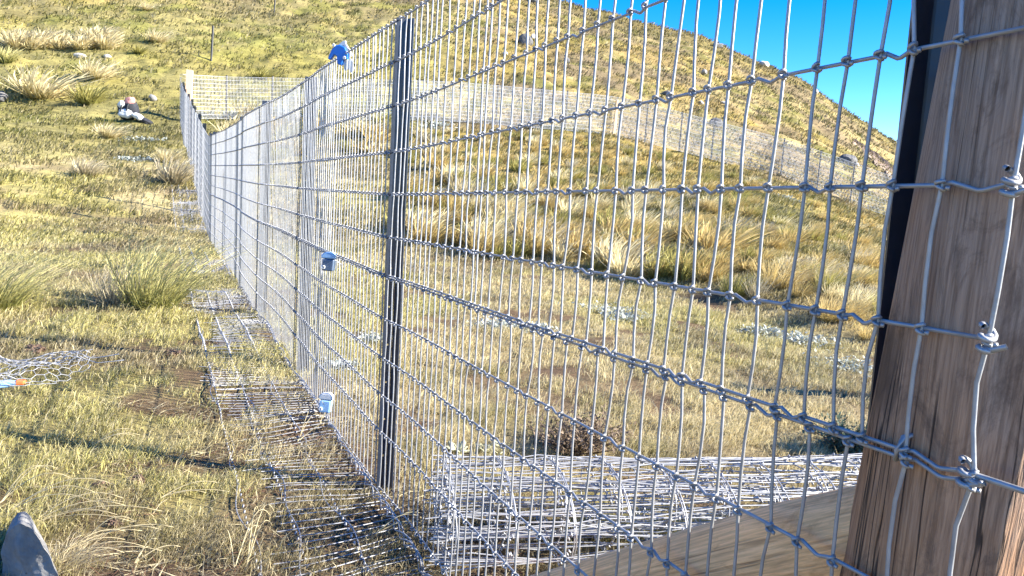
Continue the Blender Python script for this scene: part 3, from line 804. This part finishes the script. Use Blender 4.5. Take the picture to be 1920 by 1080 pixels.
# overlap of two netting lengths (a second layer of stays for a short run)
def overlap():
    mb = MB(); g = np.random.default_rng(9)
    for t in np.arange(3.0, 3.42, .05):
        z = np.array([float(rowz(k, np.array([t]))[0]) for k in range(12)])
        mb.tube(fpos(t + g.normal(0, .006, 12), z, .006), .003, 5, caps=False)
    z = np.full(2, float(rowz(0, np.array([3.2]))[0]) - .02)
    for k in (0, 3, 6, 9, 11):
        tt = np.array([2.98, 3.43]); mb.tube(fpos(tt, np.array([float(rowz(k, np.array([q]))[0]) for q in tt]) - .006, .006), .003, 5)
    mb.build('overlap_netting', GALV, fence)['label'] = 'doubled netting where two lengths overlap'
overlap()

# apron of netting laid on the ground
def apron():
    ts = extend([-.35], 20, .044); mb = MB(); offs = [0.0, .165, .33, .47]; g = np.random.default_rng(12)
    def gp(t, d):
        t = np.asarray(t, float); d = np.asarray(d, float)
        p = FP0[None] + t[:, None] * FD[None] + (d + .02)[:, None] * FN[None]
        lift = -.012 + .085 * fbm(p[:, 0] * 1.6, p[:, 1] * 1.6, 66, 2) ** 1.2
        return np.column_stack([p, hz(p[:, 0], p[:, 1]) + lift])
    for t in ts:
        if t > 8 and fbm(np.array([t * .7]), np.array([2.2]), 4, 2)[0] < .38: continue
        d = np.linspace(-.02, .43 + .07 * math.sin(t * 2.1) + g.normal(0, .03), 7)
        mb.tube(gp(t + g.normal(0, .008) + .05 * d * math.sin(t * 3) + .02 * np.sin(d * 9 + t * 5), d), .0021 if t < 6 else .003, 5, caps=False)
    C = []
    for o_ in offs:
        P = gp(ts, np.full(len(ts), o_)); C.append(P)
    C = np.vstack(C); near = np.hypot(C[:, 0], C[:, 1]) < 4.5
    mb.rings(C[near], np.tile([FN[0], FN[1], .3], (near.sum(), 1)), .005, .0028, 7, 5); mb.cubes(C[~near], .006)
    # tangled salvage wire along the fence foot
    for q in range(3):
        t = np.linspace(-.3, 9, 330); dd = .012 + .02 * np.sin(t * (23 + 4 * q) + q) * .6; P = gp(t, dd); P[:, 2] += .02 + .018 * np.cos(t * (23 + 4 * q) + q)
        mb.tube(P, .0026, 5)
    ap = mb.build('apron_netting', GALV, fence); ap['label'] = 'netting apron laid flat on the ground'
    for o_ in offs[1:]:
        m2 = MB(); m2.tube(gp(ts, np.full(len(ts), o_) + .016 * np.sin(ts * 5 + o_ * 20) + .012 * np.sin(ts * 13)), .0023, 6); m2.build('line_wire', GALV, ap)
apron()

def flange_strip(mb, base, ang, width, h0, h1, holes=None, hx=.55, hr=.0045):
    """vertical plate from the axis outward, optionally with round holes cut through"""
    d = np.array([math.cos(ang), math.sin(ang), 0]); base = np.asarray(base, float)
    def P(a, z): return base + d * a + np.array([0, 0, z])
    th = .0045; nrm = np.array([-math.sin(ang), math.cos(ang), 0]) * th / 2
    def quad(pts):
        V = [p + nrm for p in pts] + [p - nrm for p in pts]
        F = [[0, 1, 2, 3], [7, 6, 5, 4]] + [[i, (i + 4), (i + 1) % 4 + 4, (i + 1) % 4] for i in range(4)]
        mb.add(V, F)
    z = h0
    for hzv in sorted(holes or []):
        b0, b1 = hzv - .012, hzv + .012
        quad([P(.003, z), P(width, z), P(width, b0), P(.003, b0)])
        ca = width * hx
        outer = [(.003, b0), (ca, b0), (width, b0), (width, hzv), (width, b1), (ca, b1), (.003, b1), (.003, hzv)]
        inner = [(ca + hr * math.cos(a), hzv + hr * math.sin(a)) for a in [R(225), R(270), R(315), 0, R(45), R(90), R(135), R(180)]]
        V = []
        for sgn in (1, -1):
            V += [P(*q) + nrm * sgn for q in outer] + [P(*q) + nrm * sgn for q in inner]
        F = []
        for i in range(8):
            j = (i + 1) % 8
            F += [[i, j, 8 + j, 8 + i], [16 + j, 16 + i, 24 + i, 24 + j], [8 + i, 8 + j, 24 + j, 24 + i], [i, 16 + i, 16 + j, j]]
        mb.add(V, F); z = b1
    quad([P(.003, z), P(width, z), P(width, h1), P(.003, h1)])

def ypost(x, y, z0, z1, face, wid=.042, holes=True, parent=None, material=None, tilt=0):
    mb = MB(); z0 += 0.0; hl = list(np.arange(z0 + .3, z1 - .03, .145)) if holes else None
    flange_strip(mb, (x, y, 0), face, wid * 1.05, z0, z1, hl, .5)
    flange_strip(mb, (x, y, 0), face + R(118), wid, z0, z1)
    flange_strip(mb, (x, y, 0), face - R(118), wid, z0, z1)
    if tilt:
        for q in mb.V: q[:, 0] += tilt * (1.5 - q[:, 2])
    return mb.build('metal_post', material or BLACK, parent, smooth=False)

fn_ang = math.atan2(FN[1], FN[0])
posts_t = [2.11, 4.03, 5.85, 8.0, 10.1, 12.0, 13.3, 15.3, 17.4, 19.6, 21.8, 24, 26.2, 28.4, 30.6]
for i, t in enumerate(posts_t):
    p = FP0 + t * FD - FN * (.032 if i == 0 else .055) + FN * float(wob(np.array([t]))[0]); gz = float(fgz(np.array([t]))[0]) + G0
    top = gz + (1.77 if i != 4 else 1.2)
    o = ypost(p[0], p[1], gz - .15, top, R(-154), .036 if i == 0 else .042, i < 4, fence)
    if i == 0: o['label'] = 'nearest black steel post with a row of holes'
# black post right beside the strainer
d = ray(1690, 450); p = CAM + d * (.965 / d[1])
o = ypost(p[0], p[1], -.1, 2.1, math.atan2(-p[1], -p[0]) + R(180), .028, False, fence, None, .026); o['label'] = 'black steel post against the timber post'

# tie-off knots round the end stay on the strainer
def coil(k, parent):
    t0 = -.086; z0 = float(rowz(k, np.array([t0]))[0]); mb = MB()
    a = np.linspace(0, 2 * math.pi * 2.3, 40); c = fpos(np.array([t0]), np.array([z0]), .005)[0]
    E1 = np.r_[FD, 0.0]; E2 = np.r_[FN, 0.0]
    P = c[None] + (np.sin(a) * .011 - .004)[:, None] * E1 * .5 + (np.cos(a) * .008)[:, None] * E2 + np.outer(np.linspace(.014, -.013, 40) + .004 * np.sin(a), [0, 0, 1])
    mb.tube(P, .0032, 7)
    tl = np.array([P[-1], P[-1] - E1 * .012 + E2 * .004, P[-1] - E1 * .024 + [0, 0, .006]]); mb.tube(tl, .0032, 7)
    mb.build('tie_knot', GALV, parent)
for k in (4, 5, 6): coil(k, fence)
def end_wires():
    """line wires that carry on round the strainer"""
    for k in (3, 6):
        mb = MB(); ts = np.linspace(-.086, -.30, 9); z = rowz(k, np.full(9, -.086)) + np.linspace(0, .004, 9)
        mb.tube(fpos(ts, z, np.linspace(0, -.02, 9)), .0034, 8); mb.build('line_wire', GALV, fence)
end_wires()

# ------------------------------------------------------------------ strainer post
def strainer():
    na, nz = 220, 260; rad = .104; zb, zt = -.15, 2.3
    c = FP0 + FD * (-.046) - FN * (rad + .012)
    th = np.linspace(0, 2 * math.pi, na, endpoint=False); Z = np.linspace(zb, zt, nz)
    T, ZZ = np.meshgrid(th, Z)
    r = rad * (1 + .02 * np.cos(2 * T + .6) + .012 * np.cos(3 * T + ZZ * 1.2) + .02 * (1.1 - ZZ) * .35)
    r += .0022 * (fbm(T * 9, ZZ * 1.1, 6, 3) - .5)
    # drying cracks
    g = np.random.default_rng(8)
    for k in range(34):
        a = g.uniform(0, 6.283); z0_ = g.uniform(-.1, 2.1); L = g.uniform(.15, .7); wdt = g.uniform(.009, .02); dep = g.uniform(.0025, .007)
        dz = (ZZ - z0_) / L; drift = a + .05 * np.sin(ZZ * 3 + k)
        da = np.angle(np.exp(1j * (T - drift)))
        r -= dep * np.exp(-(da / wdt) ** 2) * np.clip(1 - dz ** 2 * 4, 0, 1)
    # torn bark edge on the sunny flank
    ea = math.atan2(-c[1], -c[0])          # towards the camera
    da = np.angle(np.exp(1j * (T - (ea + .42)))); edge = .10 * (fbm(ZZ * 6, ZZ * 0 + 1, 14, 3) - .5)
    bark = sstep(.0, .05, da + edge - .02) * sstep(1.12, 1.0, ZZ + .06 * (fbm(T * 6, ZZ * 4, 3, 2) - .5)) * sstep(2.2, 1.9, da)
    r += bark * (.010 + .008 * (fbm(T * 14, ZZ * 5, 19, 3) - .5))
    ln = .063 * (1.5 - ZZ)                      # the post leans a little along the fence
    V = np.stack([c[0] + r * np.cos(T) + FD[0] * ln, c[1] + r * np.sin(T) + FD[1] * ln, ZZ], -1).reshape(-1, 3)
    i = np.arange(nz - 1)[:, None] * na; j = np.arange(na)[None]; j2 = (j + 1) % na
    F = np.stack([i + j, i + j2, i + na + j2, i + na + j], -1).reshape(-1, 4)
    Vt = np.vstack([V, [[c[0], c[1], zt + .002]]]); n = len(V); me_top = []
    V0 = np.array([c[0], c[1], 0.0])
    root = empty('strainer_post', (c[0], c[1], 0)); tag(root, 'thick round weathered timber post with cracks in the right foreground', 'post')
    link('timber_shaft', fast_mesh('timber_shaft', V - V0, F, True), POSTWOOD, root)
    topv = V[-na:] - V0; m = bpy.data.meshes.new('cut_top'); m.from_pydata([tuple(q) for q in topv], [], [tuple(range(na))]); link('cut_top', m, PALEWOOD, root)
    # staple over the doubled wire
    sp = fpos(np.array([-.005]), rowz(6, np.array([-.005])), .002)[0] - V0
    mb = MB(); E1 = np.r_[FD, 0.0]; E2 = np.r_[FN, 0.0]
    mb.tube(np.array([sp - E2 * .02 + [0, 0, -.012], sp + [0, 0, -.012], sp + E2 * .005 - E1 * .004, sp - E1 * .006 + [0, 0, .016], sp - E2 * .02 - E1 * .006 + [0, 0, .018]]), .0032, 7)
    mb.build('staple', GALV, root)
strainer()

def brace():
    def pl(t, z): q = FP0 + FD * t - FN * .12; return np.array([q[0], q[1], z])
    a = pl(.012, .764); b = pl(1.25, -.09); L = np.linalg.norm(b - a)
    na, nz = 72, 120; th = np.linspace(0, 2 * math.pi, na, endpoint=False); Z = np.linspace(0, L, nz); T, ZZ = np.meshgrid(th, Z)
    r = .088 * (1 + .03 * np.cos(2 * T + ZZ) + .015 * np.sin(3 * T - 2 * ZZ)) + .003 * (fbm(T * 3, ZZ * 5, 44, 3) - .5) - .012 * sstep(.3, 0, ZZ)
    V = np.stack([r * np.cos(T), r * np.sin(T), ZZ], -1).reshape(-1, 3)
    i = np.arange(nz - 1)[:, None] * na; j = np.arange(na)[None]; j2 = (j + 1) % na
    F = np.stack([i + j, i + j2, i + na + j2, i + na + j], -1).reshape(-1, 4)
    o = link('timber_brace', fast_mesh('timber_brace', V, F, True), BRACEWOOD)
    o.location = a; o.rotation_euler = Vector(b - a).to_track_quat('Z', 'Y').to_euler()
    tag(o, 'pale round timber brace slanting down from the weathered post behind netting', 'timber brace')
brace()
def shadow_post(px, Y, h, rad):  # unseen posts added behind the strainer to cast shadow strips on the grass
    d = ray(px, 600); q = CAM + d * (Y / d[1]); n = 24
    mb = MB(); zz = np.linspace(-.1, h, 8); gz = float(hz(q[0], q[1]))
    mb.tube(np.array([[q[0], q[1], gz + v] for v in zz]), rad, n)
    o = mb.build('timber_post', POSTWOOD); tag(o, 'unseen timber post added behind the thick weathered post to cast a shadow', 'post', 'unseen posts added for their shadows')
shadow_post(1850, 4.55, .75, .075)
shadow_post(1925, 3.35, .55, .08)

# ------------------------------------------------------------------ roll of netting behind the fence
def roll():
    A = np.array([-.17, 2.27, .06]); B = np.array([1.42, 2.55, .07]); AX = B - A; L = np.linalg.norm(AX); AX /= L
    S = np.cross(AX, [0, 0, 1]); S /= np.linalg.norm(S); U = np.cross(S, AX)
    g = np.random.default_rng(6); mb = MB(); turns = 4.3
    def sp(s, x):
        """s along spiral 0..1, x along the axis 0..1"""
        a = s * turns * 2 * math.pi + .7
        rad = .06 + .13 * s ** .8 + .020 * math.sin(a * 1.7 + 2) + .012 * math.sin(x * 5 + s * 9)
        c = A + AX * L * x
        return c + S * math.cos(a) * rad * 1.25 + U * (max(math.sin(a) * rad * .92, -.135) + .05)
    ns = 84
    for i in range(ns):
        s = (i + .5) / ns; x0 = -.02 + g.normal(0, .012); P = np.array([sp(s + .012 * math.sin(i * 3.7) * (x - .5) * 2, x) + g.normal(0, .0045, 3) for x in np.linspace(x0, 1.02, 15)])
        mb.tube(P, .0022, 6, caps=False)
    hoops = np.linspace(0, 1, 10); C = []
    body_h = []
    for x in hoops:
        xs = x + .012 * np.sin(np.linspace(0, 30, 240))
        body_h.append(np.array([sp(s, q) for s, q in zip(np.linspace(0, 1, 240), xs)]))
        C += [sp((i + .5) / ns, x) for i in range(ns)]
    C = np.array(C); mb.rings(C, np.tile(AX + [0, 0, .4], (len(C), 1)) + g.normal(0, .2, (len(C), 3)), .0052, .0028, 7, 5)
    # loose end curling out toward the fence
    o = mb.build('netting_roll', GALV); tag(o, 'loose roll of galvanised wire netting lying behind the fence', 'wire roll')
    for P in body_h:
        m2 = MB(); m2.tube(P, .0022, 6); m2.build('line_wire', GALV, o)
roll()

# ------------------------------------------------------------------ far fence
def far_fence():
    root = empty('wire_fence', (-14.05, 30.85, 0)); tag(root, 'far netting fence crossing the hillside behind the bank', 'fence')
    base = np.array([-14.05, 30.85, 0])
    K = [(-14.05, 30.85)]
    K += [(-12.7, 32.2), (-4.5, 34.4), (4.25, 35.5), (11.8, 35.0), (16.4, 33.0), (21, 30)]
    K = np.array(K); seg = np.r_[0, np.cumsum(np.hypot(*np.diff(K, axis=0).T))]
    def pos(s): return np.interp(s, seg, K[:, 0]), np.interp(s, seg, K[:, 1])
    H = np.array([1.78, 1.63, 1.47, 1.31, 1.15, .99, .83, .67, .51, .35, .19, .04])
    ss = np.arange(0, seg[-1], .058); x, y = pos(ss); z = hz0(x, y) + .03
    sm = np.convolve(np.pad(z, 15, 'edge'), np.ones(31) / 31, 'valid'); z = sm
    mb = MB()
    for i in range(len(ss)):
        P = np.column_stack([np.full(2, x[i]), np.full(2, y[i]), z[i] + np.array([H[0], H[-1]])]) - base
        mb.tube(P, .0040 if x[i] < -5 else .0050, 4, caps=False)
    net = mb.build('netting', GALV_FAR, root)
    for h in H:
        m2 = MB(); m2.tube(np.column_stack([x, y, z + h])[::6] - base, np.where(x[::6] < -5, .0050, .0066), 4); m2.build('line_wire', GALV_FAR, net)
    # posts at the pixels of the photograph's posts, on the line
    u = x / y
    for px in (423, 508, 600, 690, 780, 860, 930, 1011, 1060, 1107, 1212, 1277, 1340, 1400, 1475, 1545, 1612):
        d = ray(px, 240); k = int(np.argmin(np.abs(u - d[0] / d[1])))
        ypost(x[k] - base[0], y[k] - base[1] + .06, z[k] - .1, z[k] + 1.86, -1.2, .045, False, root, STEEL)
    for px, wd, h, lab in ((1152, .085, 1.55, 'pale sawn wooden stake on the line of the far fence'), (338, .20, 1.95, 'pale timber post at the far corner of the fence')):
        d = ray(px, 240); k = int(np.argmin(np.abs(u - d[0] / d[1]))) if px > 400 else 1
        m3 = MB(); m3.box((0, 0, h / 2), (wd * 1.3 if px < 400 else wd * 1.6, wd, h + .2)); o = m3.build('timber_post', PALEWOOD, None, False, .01)
        o.location = (x[k] + (.32 if px < 400 else 0), y[k] - .12, z[k] + (.0 if px > 400 else -.1)); o.rotation_euler = (0, R(2), .3); tag(o, lab, 'post')
far_fence()

def stake(px, pyb, hpx, label):
    p = ground(px, pyb); dist = np.dot(p - CAM, FWD); h = hpx / FPX * dist
    root_ = ypost(0, 0, -.1, h, 1.0, .06, False, None, STEEL); root_.name = 'steel_stake'; root_.location = p; root_.rotation_euler = (0, R(2.5), 0); tag(root_, label, 'stake')
stake(396, 114, 64, 'lone rusty steel stake standing on the slope above the far fence corner')
stake(514, 26, 34, 'small steel stake near the top edge of the slope')

# ------------------------------------------------------------------ eroded cut on the right
def scar():
    pts = [(1600, 262, 5), (1615, 271, 9), (1632, 281, 12), (1650, 294, 15), (1668, 308, 17), (1690, 322, 18), (1712, 336, 18)]
    V, F, C = [], [], []
    pa = np.array(pts, float); u_ = np.linspace(0, len(pts) - 1, 40); ii = np.arange(len(pts))
    for t in u_:
        px, py, hh = (np.interp(t, ii, pa[:, q]) for q in range(3)); py += rng.normal(0, .7)
        a = ground(px, py); b = ground(px - 1, py + hh * .4 + rng.normal(0, .5)); c = ground(px - 3, py + hh * (1.3 + .3 * math.sin(t * 5)))
        for q, lift, col in ((a, .05, (.16, .12, .06)), (a * .7 + b * .3, .16, (.07, .048, .034)), (b, .05, (.11, .07, .05)), (b * .6 + c * .4, .06, (.36, .26, .19)), (c, .03, (.40, .31, .22))):
            V.append(q + np.array([rng.normal(0, .03), rng.normal(0, .03), lift])); C.append(np.array(col) * rng.uniform(.8, 1.15))
    for i in range(len(u_) - 1):
        for j in range(4): F.append((i * 5 + j, i * 5 + j + 1, i * 5 + 6 + j, i * 5 + 5 + j))
    o = link('earth_cut', fast_mesh('earth_cut', np.array(V), np.array(F), False, np.array(C)), LEAF); tag(o, kind='structure')
scar()

# ------------------------------------------------------------------ blue clips on the fence
def onfence(px, py, off):
    d = ray(px, py); n = np.array([FN[0], FN[1], 0]); P0 = np.array([FP0[0], FP0[1], 0]); s = ((P0 - CAM) @ n) / (d @ n); P = CAM + s * d
    return P + n * off
RF = np.column_stack([np.r_[FD, 0], np.r_[-FN, 0], [0, 0, 1]])         # local x along fence, y away from camera side, z up
ang_f = math.atan2(FD[1], FD[0])
def prism(mb, outline, th):
    n = len(outline); V = [(a, -th / 2, b) for a, b in outline] + [(a, th / 2, b) for a, b in outline]; F = []
    for i in range(n): F.append([i, (i + 1) % n, n + (i + 1) % n, n + i])
    c0 = len(V); V += [(sum(a for a, b in outline) / n, -th / 2, sum(b for a, b in outline) / n), (sum(a for a, b in outline) / n, th / 2, sum(b for a, b in outline) / n)]
    for i in range(0, n):
        j = (i + 1) % n; F.append([c0, i, j, j]); F.append([c0 + 1, n + j, n + i, n + i])
    F = [f for f in F]
    mb.V.append(np.array(V, float)); mb.F.append(np.array(F) + mb.n); mb.n += len(V)
def poly(name, outline, th, material, parent):
    n = len(outline); V = [(a, -th / 2, b) for a, b in outline] + [(a, th / 2, b) for a, b in outline]
    F = [tuple(range(n)), tuple(range(2 * n - 1, n - 1, -1))] + [(i, n + i, n + (i + 1) % n, (i + 1) % n) for i in range(n)]
    me = bpy.data.meshes.new(name); me.from_pydata(V, [], F); me.update(); o = link(name, me, material, parent)
    b = o.modifiers.new('b', 'BEVEL'); b.width = min(.006, th * .3); b.segments = 3
    return o
def clip_top():
    p = onfence(651, 104, .03); r_ = empty('fence_clip', p, R(-8)); r_.scale = (.78, .78, .78); tag(r_, 'bright blue plastic clamp with white strap hooked on the top wire', 'fence clamp')
    poly('clamp_body', [(-.072, -.028), (-.058, -.034), (-.034, -.004), (-.018, -.012), (-.014, -.055), (.012, -.062), (.028, -.02), (.046, -.03), (.05, .0), (.03, .04), (.0, .052), (-.03, .05), (-.052, .02)], .03, BLUE, r_)
    poly('strap', [(-.02, .048), (.012, .075), (.03, .078), (.034, .06), (.075, .0), (.062, -.012), (.02, .05), (-.008, .046)], .012, WHITE, r_)
    poly('white_flap', [(.03, -.012), (.05, -.03), (.07, -.02), (.085, -.075), (.07, -.105), (.05, -.08), (.03, -.09), (.022, -.05)], .008, WHITE, r_)
    for q in ([-.036, -.017, .047], [.03, -.018, -.02]):
        m = MB(); m.rings(np.array([q]), np.array([[0, 1., 0]]), .006, .004, 10, 6); m.build('rivet', WHITE, r_)
clip_top()
def clip_box(px, py, wpx, hpx, mats, label, tail):
    p = onfence(px, py, .035); dist = np.dot(p - CAM, FWD); W = wpx / FPX * dist; H = hpx / FPX * dist
    r_ = empty('fence_clip', p, R(-6)); tag(r_, label, 'fence clamp')
    poly('clamp_body', [(-W * .42, -H * .5), (W * .3, -H * .5), (W * .36, -.0), (W * .36, H * .12), (-W * .42, H * .12)], W * .5, mats[0], r_)
    poly('clamp_jaw', [(-W * .5, H * .14), (W * .5, H * .14), (W * .46, H * .34), (W * .2, H * .5), (-W * .3, H * .46), (-W * .5, H * .3)], W * .42, mats[1], r_)
    for q in ([-W * .3, -W * .3, -H * .3],):
        m = MB(); m.rings(np.array([q]), np.array([[0, 1., 0]]), W * .09, W * .05, 10, 6); m.build('rivet', WHITE, r_)
    if tail:
        m = MB(); m.tube(np.array([[W * .3, 0, H * .1], [W * .75, .0, -.1 * H], [W * .6, 0, -H * .45]]), .003, 6); m.build('wire_tail', GALV, r_)
clip_box(632, 490, 30, 36, (plain('slate_blue_plastic', (.09, .13, .20), .45), PBLUE), 'pale blue clamp with dark body hooked on the middle double wire', True)
clip_box(626, 753, 28, 38, (PBLUE, WHITE), 'pale blue clamp with white top near the foot of the netting', False)

# ------------------------------------------------------------------ bags in the grass
def lump(name, c, size, material, parent, seed, rot=(0, 0, 0)):
    import bmesh
    bm = bmesh.new(); bmesh.ops.create_icosphere(bm, subdivisions=4, radius=1)
    for v in bm.verts:
        q = np.array(v.co); q = np.sign(q) * np.abs(q) ** .72
        s = 1 + .22 * (float(vnoise(q[0] * 2.3 + seed, q[1] * 2.3 + q[2] * 2, seed)) - .5) + .10 * (float(vnoise(q[0] * 6 + seed, q[1] * 6 + q[2] * 5, seed + 3)) - .5)
        v.co = q * s * np.array(size) / 2
    me = bpy.data.meshes.new(name); bm.to_mesh(me); bm.free()
    for p in me.polygons: p.use_smooth = True
    o = link(name, me, material, parent); o.location = c; o.rotation_euler = rot
    return o
def bags():
    p = ground(240, 224); k = np.dot(p - CAM, FWD) / FPX
    r1 = empty('rucksack', p); tag(r1, 'white and black rucksack with a pink top standing on the grass', 'bag')
    lump('bag_body', (0, 0, 18 * k), (36 * k, 22 * k, 36 * k), DARKCLOTH, r1, 1, (0, R(-12), 0))
    lump('front_pocket', (0, -9 * k, 10 * k), (24 * k, 12 * k, 17 * k), WHITE, r1, 2, (0, R(8), 0))
    lump('side_pocket', (-7 * k, -8 * k, 26 * k), (12 * k, 12 * k, 14 * k), WHITE, r1, 3, (0, R(30), 0))
    lump('pink_flap', (6 * k, -4 * k, 33 * k), (18 * k, 14 * k, 14 * k), PINK, r1, 4, (0, R(-20), 0))
    for q in (-6, 5):
        m = MB(); tt = np.linspace(-1.2, 1.5, 12); m.tube(np.column_stack([q * k + tt * 2 * k, -13.5 * k * np.cos(tt * .75) , (18 + 13 * np.sin(tt)) * k]), 1.5 * k, 5); m.build('strap', DARKCLOTH, r1)
    p2 = ground(266, 229)
    r2 = empty('rucksack', p2); tag(r2, 'flat white and black bag lying right of the rucksack', 'bag')
    lump('bag_body', (2 * k, 2 * k, 4 * k), (32 * k, 20 * k, 10 * k), DARKCLOTH, r2, 5, (0, R(22), 0))
    lump('white_panel', (-5 * k, -3 * k, 9 * k), (22 * k, 16 * k, 11 * k), WHITE, r2, 6, (0, R(24), 0))
bags()

# ------------------------------------------------------------------ chicken wire sheet at the left
def chicken():
    c0 = ground(20, 770); mb = MB(); a = .026; g = np.random.default_rng(2)
    def sheet(u, v):
        x = c0[0] + u; y = c0[1] + v
        b = .02 + .26 * fbm(np.array([u * 3.1 + 5]), np.array([v * 3.6 + 2]), 12, 3)[0] ** 1.5 + .07 * math.exp(-((v - .3) / .12) ** 2)
        return np.array([x + .04 * math.sin(v * 9), y + .03 * math.sin(u * 7), float(hz(x, y)) + b])
    W, H = 1.0, .95
    ny = int(H / (1.5 * a)); nx = int(W / (math.sqrt(3) * a))
    def vert(i, j, k):
        return (-.62 + math.sqrt(3) * a * (i + .5 * (j % 2)), -.42 + 1.5 * a * j + (0, a)[k])
    def inside(u, v):
        lim = .10 + .09 * math.sin(v * 6 + 1) + (.06 if v > .15 else 0)
        return u < lim
    segs = []
    for j in range(ny):
        for i in range(nx):
            p, q = vert(i, j, 0), vert(i, j, 1)
            s3 = math.sqrt(3) * a
            segs.append((p, q))
            segs.append((q, (q[0] + s3 / 2, q[1] + a / 2))); segs.append((q, (q[0] - s3 / 2, q[1] + a / 2)))
    for p, q in segs:
        if not (inside(*p) and inside(*q)): continue
        P = np.array([sheet(*p), sheet(*q)])
        mb.tube(P, .0018, 4, caps=False)
    o = mb.build('chicken_wire', GALV); tag(o, 'crumpled sheet of hexagonal chicken wire lying on the grass at left', 'chicken wire')
    for v in (.40, .46):
        m = MB(); P = np.array([sheet(u, v) + [0, 0, .015] for u in np.linspace(-.62, .22 + v * .2, 14)]); m.tube(P, .003, 6); m.build('edge_wire', GALV, o)
    # pliers lying on it
    b = ground(14, 775) + np.array([0, 0, .14]); r_ = empty('pliers', b, R(14)); tag(r_, 'pale pliers with orange grips lying on the chicken wire', 'pliers')
    poly('jaws', [(-.06, -.02), (.01, -.013), (.045, .0), (.045, .014), (.0, .018), (-.06, .014)], .03, PBLUE, r_)
    poly('grip', [(.04, -.004), (.075, .0), (.078, .018), (.04, .02)], .032, ORANGE, r_)
    poly('grip', [(-.10, .02), (-.04, .016), (-.04, .034), (-.10, .04)], .032, ORANGE, r_)
chicken()
